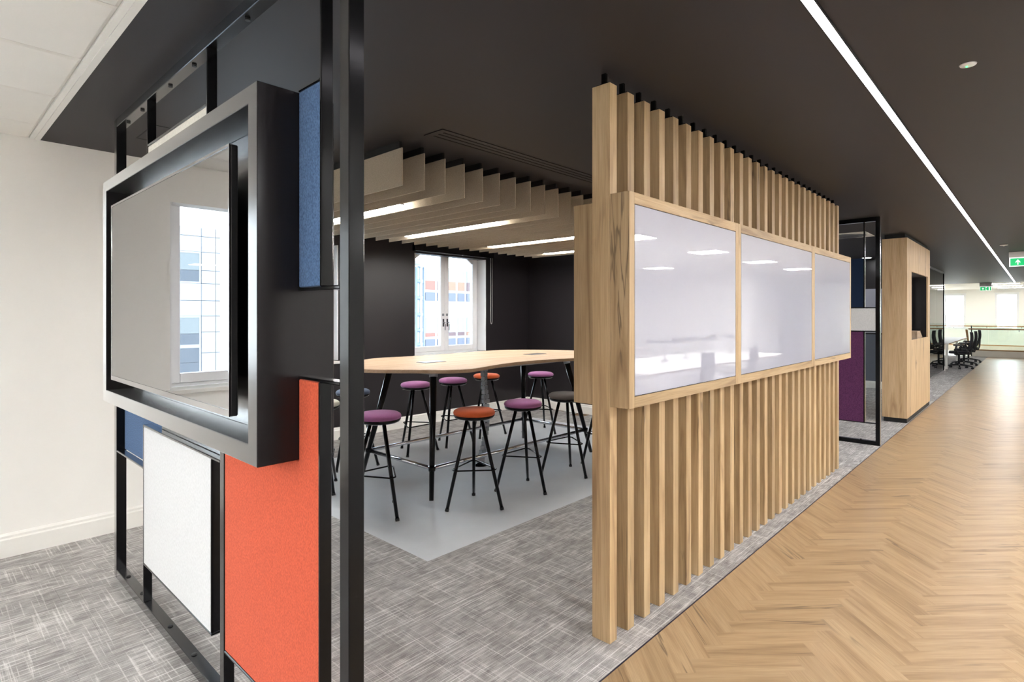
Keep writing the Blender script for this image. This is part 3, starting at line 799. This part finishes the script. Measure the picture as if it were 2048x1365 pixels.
# ------------------------------------------------------------------ bar stools
def make_stool():
    t = thing('bar_stool', 'stool', 'stool', (0,0,0), 'stools around the high table')
    prof = []
    obj('seat', MB().lathe([(0.155,0.735),(0.166,0.742),(0.170,0.755),(0.164,0.770),(0.145,0.781),(0.10,0.788),(0.05,0.790),(0.002,0.7905)], 40), 'fabric_purple', t)
    obj('seat_pan', MB().lathe([(0.10,0.706),(0.140,0.708),(0.160,0.718),(0.167,0.736),(0.160,0.7395),(0.10,0.7395)], 40), 'black_metal', t)
    ang = [R(0), R(120), R(240)]
    P = lambda a, z: Vector((math.cos(a)*(0.252-0.187*z/0.71), math.sin(a)*(0.252-0.187*z/0.71), z))
    for a in ang:
        lg = obj('leg', MB().tube([P(a, 0.006), P(a, 0.71)], 0.0145, 12), 'black_metal', t)
        obj('foot_cap', MB().tube([P(a, 0.0), P(a, 0.02)], 0.0158, 12), 'black_matt', lg)
    ring = []
    z = 0.312
    rr = 0.252-0.187*z/0.71 + 0.021
    for i, a in enumerate(ang):
        for da in (-0.14, -0.07, 0, 0.07, 0.14):
            w = a+da; ring.append((math.cos(w)*rr*(1-0.9*da*da), math.sin(w)*rr*(1-0.9*da*da), z))
    obj('foot_ring', MB().tube(ring, 0.0065, 8, closed=True), 'black_metal', t)
    return t
proto = make_stool()
STOOLS = [(2.517,3.763,148,'purple','purple-seated bar stool at the table end nearest the television partition'),
          (3.14,3.347,168,'orange','orange-seated bar stool between two purple stools on the corridor side'),
          (3.732,3.347,151.6,'purple','purple-seated bar stool between the orange and the grey stool'),
          (4.386,3.372,146.6,'grey','grey-seated bar stool on the corridor side of the high table'),
          (4.993,3.334,150,'cream','cream-seated bar stool mostly hidden behind the oak slat screen'),
          (3.914,5.132,92,'purple','purple-seated bar stool by the window side, beside the slate blue stool'),
          (4.463,5.127,91,'purple','purple-seated bar stool on the window side next to the orange stool'),
          (5.08,5.184,86,'orange','orange-seated bar stool on the window side behind the cable spine'),
          (5.721,4.815,28,'purple','purple-seated bar stool at the table corner near the dark end wall'),
          (3.107,5.115,80,'blue','slate blue seated bar stool on the window side of the table'),
          (2.50,4.66,28,'cream','cream-seated bar stool behind the black steel partition post')]
seat_mesh = {}
for i, (x, y, a, colr, lab) in enumerate(STOOLS):
    o = proto if i == 0 else copy_tree(proto)
    o.location = (x, y, 0); o.rotation_euler = (0, 0, R(a)); o['label'] = lab
    st_ = [ch for ch in o.children if ch.name.split('.')[0] == 'seat'][0]
    if colr not in seat_mesh:
        me = st_.data.copy(); me.materials.clear(); me.materials.append(MATS['fabric_'+colr]); seat_mesh[colr] = me
    st_.data = seat_mesh[colr]

# ------------------------------------------------------------------ blind by the window
rb = thing('roller_blind', 'dark roller blind cassette with bead chain above the meeting zone window', 'blind', (5.55, 6.33, 2.47))
obj('cassette', box(4.78, 6.32, 6.275, 6.348, 2.43, 2.52), 'black_laminate', rb, bevel=0.005)
obj('bead_chain', MB().tube([(6.262, 6.30, 2.44), (6.262, 6.30, 1.44), (6.270, 6.30, 1.405), (6.28, 6.30, 1.396), (6.290, 6.30, 1.405), (6.298, 6.30, 1.44), (6.298, 6.30, 2.44)], 0.0035, 6), 'white_trim', rb)

# ------------------------------------------------------------------ second partition, beyond the slats
QX = 7.79
p2 = thing('steel_partition', 'black steel frame partition with purple, white and navy felt panels', 'partition', (QX, 2.6, 0))
def qbox(name, y0, y1, z0, z1, mat='black_metal', x0=QX, x1=QX+0.05, label=None): return obj(name, box(x0, x1, y0, y1, z0, z1), mat, p2, label=label)
qbox('post', 1.36, 1.405, 0, CEIL); qbox('post', 2.95, 2.99, 0, CEIL)
qbox('top_rail', 1.405, 2.95, 2.65, CEIL); b2 = qbox('bottom_rail', 1.405, 2.95, 0, 0.05)
obj('bolt', MB().lathe([(0.012, 0.05), (0.008, 0.058)], 8, (QX+0.025, 1.56)), 'black_matt', b2)
qbox('upright', 1.515, 1.528, 1.634, 2.65, x1=QX+0.04)
qbox('upright', 1.515, 1.528, 0.262, 1.342, x1=QX+0.04)
qbox('crossbar', 1.405, 2.95, 1.622, 1.634, x1=QX+0.04); qbox('crossbar', 1.405, 2.95, 1.342, 1.354, x1=QX+0.04)
qbox('crossbar', 1.405, 2.95, 0.252, 0.262, x1=QX+0.04)
qbox('felt_panel', 1.529, 2.3, 1.635, 2.22, 'felt_navy', QX+0.004, QX+0.034, 'navy felt panel')
qbox('felt_panel', 1.406, 2.3, 1.355, 1.621, 'felt_white', QX+0.004, QX+0.034, 'white felt panel')
qbox('felt_panel', 1.529, 2.3, 0.263, 1.341, 'felt_purple', QX+0.004, QX+0.034, 'purple felt panel')

# things of the zone behind it
wl_ = thing('wall_board', 'long white board on the dark wall beyond the purple felt partition', 'whiteboard', (13.79, 3.2, 1.2))
obj('board', box(13.785, 13.80, 2.05, 5.2, 1.16, 2.08), 'whiteboard', wl_)
obj('frame', MB().box(13.78, 13.809, 2.03, 2.049, 1.14, 2.10).box(13.78, 13.809, 5.201, 5.22, 1.14, 2.10), 'silver_plastic', wl_)
ad = thing('ceiling_diffuser', 'white square ceiling air diffuser with round grille behind the steel partition', 'vent', (9.35, 2.05, 2.70))
obj('plate', box(9.05, 9.65, 1.75, 2.35, 2.69, 2.6999), 'white_trim', ad, bevel=0.003)
for r_ in (0.25, 0.19, 0.13, 0.07):
    obj('grille_ring', MB().lathe([(r_-0.035, 2.6845), (r_-0.03, 2.680), (r_, 2.6885), (r_, 2.6899)], 28, (9.35, 2.05)), 'silver_plastic', ad)
dl = thing('downlight', 'small round recessed downlight in dark ceiling beyond the partition', 'light', (13.3, 2.55, 2.70))
obj('trim_ring', MB().lathe([(0.09, 2.692), (0.10, 2.6999)], 24, (13.3, 2.55)), 'white_trim', dl)
obj('lens', MB().lathe([(0.07, 2.690), (0.075, 2.6919)], 24, (13.3, 2.55)), 'panel_light', dl)
for x, y, lb in ((11.2, 3.2, 'added fill downlight in dark ceiling over the middle of the zone beyond'), (11.2, 4.6, 'added fill downlight in dark ceiling near the window of the zone beyond'), (9.0, 3.4, 'added fill downlight in dark ceiling beside the square air diffuser'), (9.0, 4.8, 'added fill downlight in dark ceiling behind the dark end wall')):
    copy_tree(dl, loc=(x, y, 2.70), label=lb)  # extra downlights, added to brighten the zone beyond the partition

# oak media cabinet with dark niche
mc = thing('media_cabinet', 'tall oak cabinet with a dark screen niche beside the oak corridor floor', 'cabinet', (10.8, 1.5, 0))
CX0, CX1, CY0, CY1, CZ0, CZ1 = 9.67, 11.97, 1.362, 1.665, 0.065, 2.64
NX0, NX1, NZ0, NZ1 = 10.06, 11.72, 1.17, 2.18
obj('plinth', box(CX0+0.02, CX1-0.02, CY0+0.006, CY1-0.02, 0, CZ0), 'black_matt', mc)
obj('side_panel', box(CX0, CX0+0.022, CY0, CY1, CZ0, CZ1), 'cabinet_oak', mc, bevel=0.0015)
obj('side_panel', box(CX1-0.022, CX1, CY0, CY1, CZ0, CZ1), 'cabinet_oak', mc, bevel=0.0015)
obj('back_panel', box(CX0+0.022, CX1-0.022, CY1-0.02, CY1, CZ0, CZ1), 'cabinet_oak', mc)
def fp(a, b, z0, z1): obj('front_panel', box(a, b, CY0, CY0+0.02, z0, z1), 'cabinet_oak', mc)
fp(CX0+0.0225, NX0, CZ0, CZ1); fp(NX1, CX1-0.0225, CZ0, CZ1); fp(NX0, NX1, NZ1, CZ1); fp(NX0, NX1, CZ0, NZ0)
obj('top_panel', box(CX0+0.022, CX1-0.022, CY0+0.021, CY1-0.021, CZ1-0.02, CZ1), 'cabinet_oak', mc)
obj('shadow_top', box(CX0+0.03, CX1-0.03, CY0+0.03, CY1-0.03, CZ1, 2.6995), 'black_matt', mc)
ni = MB().box(NX0-0.015, NX1+0.015, CY1-0.045, CY1-0.021, NZ0-0.015, NZ1+0.015).box(NX0-0.015, NX0, CY0+0.021, CY1-0.045, NZ0, NZ1).box(NX1, NX1+0.015, CY0+0.021, CY1-0.045, NZ0, NZ1).box(NX0-0.015, NX1+0.015, CY0+0.021, CY1-0.045, NZ0-0.015, NZ0).box(NX0-0.015, NX1+0.015, CY0+0.021, CY1-0.045, NZ1, NZ1+0.015)
obj('niche_lining', ni, 'black_laminate', mc)
s2 = thing('television', 'black television inside the niche of the tall oak cabinet', 'television', (10.9, 1.56, 1.3))
obj('screen', box(10.25, 11.53, 1.555, 1.575, 1.30, 2.05), 'black_laminate', s2); obj('casing', box(10.24, 11.54, 1.576, 1.62, 1.29, 2.06), 'black_plastic', s2)
wx = thing('wooden_box', 'small pale wooden box leaning in the dark niche of the oak cabinet', 'box', (11.35, 1.48, 1.171))
obj('body', MB().prism([(1.171, 11.10), (1.171, 11.66), (1.27, 11.42), (1.27, 11.10)], 'y', 1.43, 1.54), 'table_oak', wx)
obj('lid', box(11.10, 11.41, 1.425, 1.545, 1.2705, 1.277), 'table_oak', wx)

# glass partition past the cabinet
gp = thing('glass_partition', 'frameless glass partition with dark slim rails past the tall oak cabinet', 'partition', (15.6, 1.9, 0))
obj('floor_rail', box(12.0, 19.3, 1.885, 1.915, 0, 0.03), 'black_metal', gp)
obj('head_rail', box(12.0, 19.3, 1.885, 1.915, 2.66, 2.6995), 'steel', gp)
obj('end_post', box(19.3, 19.36, 1.88, 1.92, 0, 2.6995), 'black_metal', gp)
for k in range(5):
    a = 12.0 + k*1.46; obj('pane', box(a+0.003, a+1.457, 1.894, 1.906, 0.03, 2.66), 'partition_glass', gp)
obj('end_block', box(19.37, 19.45, 1.87, 1.93, 0, 0.12), 'white_trim', gp)

# ------------------------------------------------------------------ office chairs and desks
def rounded(w, d, r=0.09, n=5):
    pts = []
    for cx, cy, a0 in ((w-r,d-r,0),(-w+r,d-r,90),(-w+r,-d+r,180),(w-r,-d+r,270)):
        for k in range(n+1):
            a = R(a0 + 90*k/n); pts.append((cx+r*math.cos(a), cy+r*math.sin(a)))
    return pts
def make_chair():
    """faces +X"""
    t = thing('office_chair', 'chair', 'office chair')
    obj('seat', MB().prism(rounded(0.235, 0.245), 'z', 0.43, 0.495), 'chair_fabric', t, bevel=0.02, seg=2)
    bk = MB()
    n = 7
    for i in range(n+1):
        s = i/n; z = 0.52+0.52*s; x = -0.20-0.09*s-0.05*math.sin(s*math.pi)
        w = 0.225-0.05*s*s
        for k in range(5):
            u = -1+2*k/4; bk.v.append((x+0.05*u*u, u*w, z))
        for k in range(5):
            u = -1+2*k/4; bk.v.append((x-0.022+0.05*u*u, u*w, z))
    for i in range(n):
        a, b = i*10, (i+1)*10
        for k in range(4):
            bk.face([a+k, a+k+1, b+k+1, b+k][::-1], True); bk.face([a+5+k, a+6+k, b+6+k, b+5+k], True)
        bk.face([a, b, b+5, a+5]); bk.face([a+4, a+9, b+9, b+4])
    bk.face([0,5,6,7,8,9,4,3,2,1]); e = n*10; bk.face([e,e+1,e+2,e+3,e+4,e+9,e+8,e+7,e+6,e+5])
    obj('backrest', bk, 'chair_fabric', t)
    obj('back_support', MB().tube([(-0.10,0,0.42),(-0.25,0,0.42),(-0.275,0,0.52),(-0.29,0,0.72)], 0.022, 10), 'black_plastic', t)
    for s in (-1, 1):
        y = 0.29*s
        ar = obj('armrest', MB().prism([(p[0], p[1]+y) for p in rounded(0.13, 0.04, 0.03, 3)], 'z', 0.655, 0.68), 'black_plastic', t)
        obj('arm_loop', MB().tube([(0.06,y,0.655),(0.08,y,0.54),(0.02,y*0.95,0.44),(-0.10,y*0.9,0.43),(-0.17,y,0.47),(-0.18,y,0.56),(-0.08,y,0.655)], 0.018, 8), 'black_plastic', ar)
    obj('mechanism', MB().box(-0.11,0.11,-0.09,0.09,0.385,0.43), 'black_plastic', t)
    obj('gas_column', MB().tube([(0,0,0.10),(0,0,0.385)], 0.026, 12), 'black_plastic', t)
    for k in range(5):
        a = R(72*k+20); dx, dy = math.cos(a), math.sin(a)
        lg = obj('base_spoke', MB().tube([(0,0,0.115),(dx*0.18,dy*0.18,0.10),(dx*0.31,dy*0.31,0.075)], 0.026, 8, r2=0.016), 'black_plastic', t)
        p = Vector((dx*0.31, dy*0.31, 0.03)); nx, ny = -dy, dx
        wv = Vector((nx, ny, 0))
        obj('caster', MB().tube([p-wv*0.026, p-wv*0.008], 0.03, 12).tube([p+wv*0.008, p+wv*0.026], 0.03, 12).tube([p-wv*0.009, p+wv*0.009], 0.012, 8), 'black_plastic', lg)
    return t
def make_bench(x0, x1, y0, y1, label, name='desk', group=None, n=None):
    d = thing(name, label, 'desk', ((x0+x1)/2, (y0+y1)/2, 0), group)
    obj('desktop', box(x0, x1, y0, y1, 0.705, 0.73), 'white_trim', d, bevel=0.003)
    obj('edge_band', MB().box(x0-0.002, x1+0.002, y1, y1+0.002, 0.705, 0.73).box(x0-0.002, x1+0.002, y0-0.002, y0, 0.705, 0.73), 'rail_oak', d)
    n = n or max(2, int((x1-x0)/1.6)+1)
    for i in range(n):
        x = x0+0.08+(x1-x0-0.16)*i/(n-1)
        for y in (y0+0.06, y1-0.06): obj('leg', box(x-0.025, x+0.025, y-0.025, y+0.025, 0, 0.705), 'white_trim', d)
    obj('beam', box(x0+0.1, x1-0.1, (y0+y1)/2-0.03, (y0+y1)/2+0.03, 0.64, 0.70), 'white_trim', d)
    return d
make_bench(19.95, 25.6, 1.84, 2.46, 'pale desk by the oak handrail with black chairs pushed up to it', n=3)
chair = make_chair()
CH = [(20.50, 1.66, 95, 'black office chair at the desk corner beside the glass partition end post'),
      (21.95, 1.66, 92, 'black office chair at the desk between two others on corridor side'),
      (23.45, 1.66, 92, 'black office chair at the desk closest to the oak handrail'),
      (20.85, 2.62, -80, 'black office chair seen through the glass partition at the desk'),
      (7.35, -0.78, -90, 'black office chair at the end of the white bench desk across the corridor'),
      (8.75, -0.70, -97, 'black office chair at the white bench desk across corridor, second from end'),
      (10.35, -0.72, -90, 'black office chair at the white bench desk across corridor, third from end'),
      (8.3, -3.15, 90, 'black office chair on the window-less side of the white bench desk'),
      (9.9, -3.15, 86, 'black office chair facing corridor at white bench desk, between the bench desks'),]
for i, (x, y, a, lab) in enumerate(CH):
    o = chair if i == 0 else copy_tree(chair)
    o.location = (x, y, 0); o.rotation_euler = (0, 0, R(a)); o['label'] = lab
    o['group'] = 'chairs at the far desk' if i < 4 else 'chairs at the white bench desk'

# open office across the corridor, seen in the whiteboards
make_bench(6.9, 12.5, -2.72, -1.12, 'long white bench desk with monitor arms across the corridor')
make_bench(6.9, 12.5, -5.9, -4.3, 'long white bench desk against the far office wall')
def monitor_arm(x, y, lab, rot, z=0.73):
    a = thing('monitor_arm', lab, 'monitor arm', (0,0,0), 'monitor arms on the bench desk')
    obj('clamp', MB().box(-0.05,0.05,-0.04,0.04,0,0.02), 'black_plastic', a)
    obj('pole', MB().tube([(0,0,0.02),(0,0,0.42)], 0.018, 10), 'steel', a)
    for s in (-1, 1):
        ar = obj('arm', MB().tube([(0,0,0.34),(0.18*s,0.05,0.34),(0.30*s,-0.05,0.36)], 0.016, 8), 'black_plastic', a)
        obj('mount_plate', MB().box(0.30*s-0.06, 0.30*s+0.06, -0.07, -0.055, 0.30, 0.42), 'black_plastic', ar)
    a.location = (x, y, z); a.rotation_euler = (0,0,rot); return a
for i, x in enumerate((9.05, 9.84, 10.68, 11.94)):
    monitor_arm(x, -2.05, ORD[i] + ' black twin monitor arm on the bench desk counted from the television side', 0.3*(-1)**i)
dr = struct('door_1', loc=(21, -3.3, 0))
obj('door_leaf', box(19.0, 20.05, -3.299, -3.26, 0.01, 2.2), 'door_grey', dr); obj('door_leaf', box(20.07, 21.1, -3.299, -3.26, 0.01, 2.2), 'door_grey', dr)
obj('vision_panel', box(19.75, 19.93, -3.2595, -3.25, 0.9, 1.9), 'white_trim', dr); obj('vision_panel', box(20.2, 20.38, -3.2595, -3.25, 0.9, 1.9), 'white_trim', dr)
obj('frame', MB().box(18.93, 18.99, -3.299, -3.24, 0, 2.26).box(21.11, 21.17, -3.299, -3.24, 0, 2.26).box(18.99, 21.11, -3.299, -3.24, 2.205, 2.26), 'door_grey', dr)

# square light panels in the white ceiling
def panel_light(x, y, zc=2.712):
    return (x, y)
pl0 = None
for yy in (-1.78, -4.25, 1.75, 3.15):  # last two rows are unseen, added to brighten the window wall side
    for k in range(8):
        x = -3.3 + 2.7*k if yy < 0 else -4.6 + 1.35*k
        if (yy > 0 and x > -0.4) or (yy < -4 and x > 15): continue
        lb = ORD[k] + ' square light panel from the rear wall, in the row ' + {-1.78: 'above the bench desk', -4.25: 'nearest the far office wall', 1.75: 'added as fill behind the television', 3.15: 'added as fill along the window wall'}[yy]
        if pl0 is None:
            pl0 = thing('light_panel', lb, 'light', (x, yy, 2.712), 'square light panels in the white ceiling')
            fr_ = MB().box(x-0.3, x+0.3, yy-0.3, yy-0.28, 2.704, 2.7119).box(x-0.3, x+0.3, yy+0.28, yy+0.3, 2.704, 2.7119).box(x-0.3, x-0.28, yy-0.28, yy+0.28, 2.704, 2.7119).box(x+0.28, x+0.3, yy-0.28, yy+0.28, 2.704, 2.7119)
            obj('frame', fr_, 'white_trim', pl0); obj('diffuser', box(x-0.279, x+0.279, yy-0.279, yy+0.279, 2.706, 2.7118), 'panel_light', pl0)
        else: copy_tree(pl0, loc=(x, yy, 2.712), label=lb)

# ------------------------------------------------------------------ landing: balustrades and ceiling lights
def balustrade(x, y0, y1, zr, label, end=False):
    t = thing('balustrade', label, 'balustrade', (x, (y0+y1)/2, 0))
    obj('kerb', box(x-0.05, x+0.05, y0, y1, 0, 0.22), 'cream_stone', t)
    obj('base_strip', box(x-0.055, x+0.055, y0, y1, 0.2205, 0.26), 'rail_oak', t)
    n = int(round((y1-y0)/1.5)); w = (y1-y0)/n
    for i in range(n): obj('pane', box(x-0.008, x+0.008, y0+i*w+0.006, y0+(i+1)*w-0.006, 0.2605, zr+0.11), 'green_glass', t)
    obj('handrail', MB().tube([(x-0.07, y0, zr), (x-0.07, y1+(0.1 if end else 0), zr)], 0.024, 12), 'rail_oak', t)
    k = y0+0.4
    while k < y1:
        obj('rail_bracket', MB().tube([(x-0.009, k, zr-0.07), (x-0.06, k, zr-0.07), (x-0.07, k, zr-0.02)], 0.012, 8), 'steel', t); k += 1.1
    if end:
        obj('end_post', box(x-0.02, x+0.02, y1, y1+0.03, 0, zr+0.13), 'black_metal', t)
        obj('rail_return', MB().prism([(y1+0.12, zr-0.02), (y1+0.19, zr-0.02), (y1+0.07, 0.1), (y1+0.035, 0.1)], 'x', x-0.09, x-0.05), 'rail_oak', t)
    return t
balustrade(26.9, -3.2, 1.80, 1.005, 'glass balustrade with oak handrail at the corridor end', True)
balustrade(31.2, -3.2, 6.3, 1.045, 'glass balustrade with oak handrail across the far landing')
ll0 = None
for q_, (x, y0) in enumerate(((27.9, 0.95), (29.9, 0.90), (32.4, 0.85), (27.9, 3.4), (29.9, 3.6), (32.4, 3.7))):
    lb = ORD[q_ % 3] + ' linear light past the oak handrail, in the row ' + ('above the corridor end' if q_ < 3 else 'beside the long window wall')
    if ll0 is None:
        ll0 = thing('landing_light', lb, 'light', (x, y0, 2.712), 'linear lights over the far landing')
        obj('body', box(x-0.06, x+0.06, y0-0.45, y0+0.45, 2.69, 2.7119), 'white_trim', ll0); obj('diffuser', box(x-0.05, x+0.05, y0-0.44, y0+0.44, 2.684, 2.6899), 'linear_light', ll0)
    else: copy_tree(ll0, loc=(x, y0, 2.712), label=lb)

# ------------------------------------------------------------------ outside: street and buildings
gs = box(-60, 90, 12, 80, -9.2, -9.0); tag(obj('street', gs, 'street'), 'pale street ground between the office and the buildings opposite', 'street')['kind'] = 'structure'
k = 30/22.0
KX = lambda x: x*k
KZ = lambda z: 1.55+(z-1.55)*k
A = thing('office_building', 'white building opposite with red, orange and maroon window panels', 'building', (KX(20), 31, -9))
obj('wall', box(KX(17.2), KX(27), 30.05, 36, -9, KZ(3.92)), 'facade_white', A)
pal = ['facade_red', 'facade_orange', 'facade_maroon', 'facade_red', 'facade_maroon', 'facade_orange']
bi = 0
for row, (zt, zp, zb) in enumerate(((3.80, 3.22, 2.76), (1.40, 0.64, 0.44), (-1.0, -1.7, -1.95))):
    xq = 17.30; i = 0
    while xq < 26:
        wq = 0.70 if i % 2 == 0 else 0.56
        a, b = xq+0.06, xq+wq-0.03
        f_ = obj('window', MB().box(KX(a)-0.06, KX(b)+0.06, 30.0, 30.049, KZ(zb)-0.06, KZ(zt)+0.06), 'facade_white', A)
        obj('pane', box(KX(a), KX(b), 29.97, 29.999, KZ(zp), KZ(zt)), 'facade_glass', f_)
        obj('spandrel', box(KX(a), KX(b), 29.965, 29.999, KZ(zb), KZ(zp)-0.02), pal[(i*2+row*3+i//2) % 6], f_)
        obj('lower_pane', box(KX(a), KX(b), 29.97, 30.0, KZ(zb-0.55), KZ(zb-0.12)), 'facade_navy', f_)
        xq += wq+0.05; i += 1
T = thing('glass_tower', 'blue glazed round corner tower beside the white building opposite', 'building', (KX(16.4), 29.5, -9))
tx, ty, tr_ = 21.16, 28.6, 0.95
obj('wall', MB().lathe([(tr_, -9), (tr_, KZ(3.75)), (tr_*0.92, KZ(3.95))], 32, (tx, ty)), 'facade_glass', T)
for z_ in (3.65, 2.95, 2.2, 1.45, 0.75, 0.1, -0.6, -1.3):
    obj('band', MB().lathe([(tr_+0.02, KZ(z_)), (tr_+0.05, KZ(z_)), (tr_+0.05, KZ(z_)+0.22), (tr_+0.02, KZ(z_)+0.22)], 32, (tx, ty)), 'facade_blue', T)
for q in range(14):
    w_ = 2*math.pi*q/14 - 1.2
    obj('mullion', MB().tube([(tx+math.cos(w_)*(tr_+0.03), ty+math.sin(w_)*(tr_+0.03), -9), (tx+math.cos(w_)*(tr_+0.03), ty+math.sin(w_)*(tr_+0.03), KZ(3.7))], 0.09, 6), 'facade_blue' if q % 2 else 'facade_white', T)
# panel-clad building seen in the television
B = thing('clad_building', 'white panel-clad building with grey windows opposite the white office wall', 'building', (-2, 31, -9))
obj('wall', box(-9.30, 6, 30.05, 38, -9, 5.80), 'facade_joint', B)
zj = [-9, -7.6, -6.2, -4.8, -3.4, -2.3, -1.35, -0.35, 0.67, 1.47, 2.22, 3.06, 3.7, 4.6, 5.36, 5.81]
xj = [-9.34, -9.07, -8.41, -6.45, -5.8, -5.14, -3.18, -2.5, -1.85, 0.11, 0.8, 1.45, 3.4, 4.1, 4.8, 6.0]
cells = []
for a in range(len(xj)-1):
    for c_ in range(len(zj)-1):
        x0, x1, z0, z1 = xj[a], xj[a+1], zj[c_], zj[c_+1]
        wide = (x1-x0) > 1.3
        if wide and ((3.0 < z0 and z1 < 4.7) or (-1.4 < z0 and z1 < 1.5) or (-7.7 < z0 and z1 < -3.3 and False)): continue
        obj('cladding_panel', box(x0+0.012, x1-0.012, 30.0, 30.049, z0+0.012, z1-0.012), 'clad_white', B)
for x0, x1 in [(xj[a], xj[a+1]) for a in range(len(xj)-1) if xj[a+1]-xj[a] > 1.3]:
    for z0, z1, m_ in ((3.06, 4.6, 'facade_glass'), (0.0, 1.47, 'facade_glass'), (-1.35, 0.0, 'facade_dark_glass')):
        w_ = obj('window', MB().box(x0+0.02, x0+0.10, 30.0, 30.048, z0, z1).box(x1-0.10, x1-0.02, 30.0, 30.048, z0, z1).box(x0+0.10, x1-0.10, 30.0, 30.048, z1-0.08, z1).box(x0+0.10, x1-0.10, 30.0, 30.048, z0, z0+0.08).box(x0+1.2, x0+1.28, 30.0, 30.048, z0+0.08, z1-0.08), 'clad_white', B)
        zm = z0+0.42*(z1-z0)
        obj('pane', box(x0+0.1, x1-0.1, 30.02, 30.045, zm, z1-0.08), m_, w_)
        obj('pane', box(x0+0.1, x1-0.1, 30.02, 30.045, z0+0.08, zm-0.02), 'facade_dark_glass', w_)
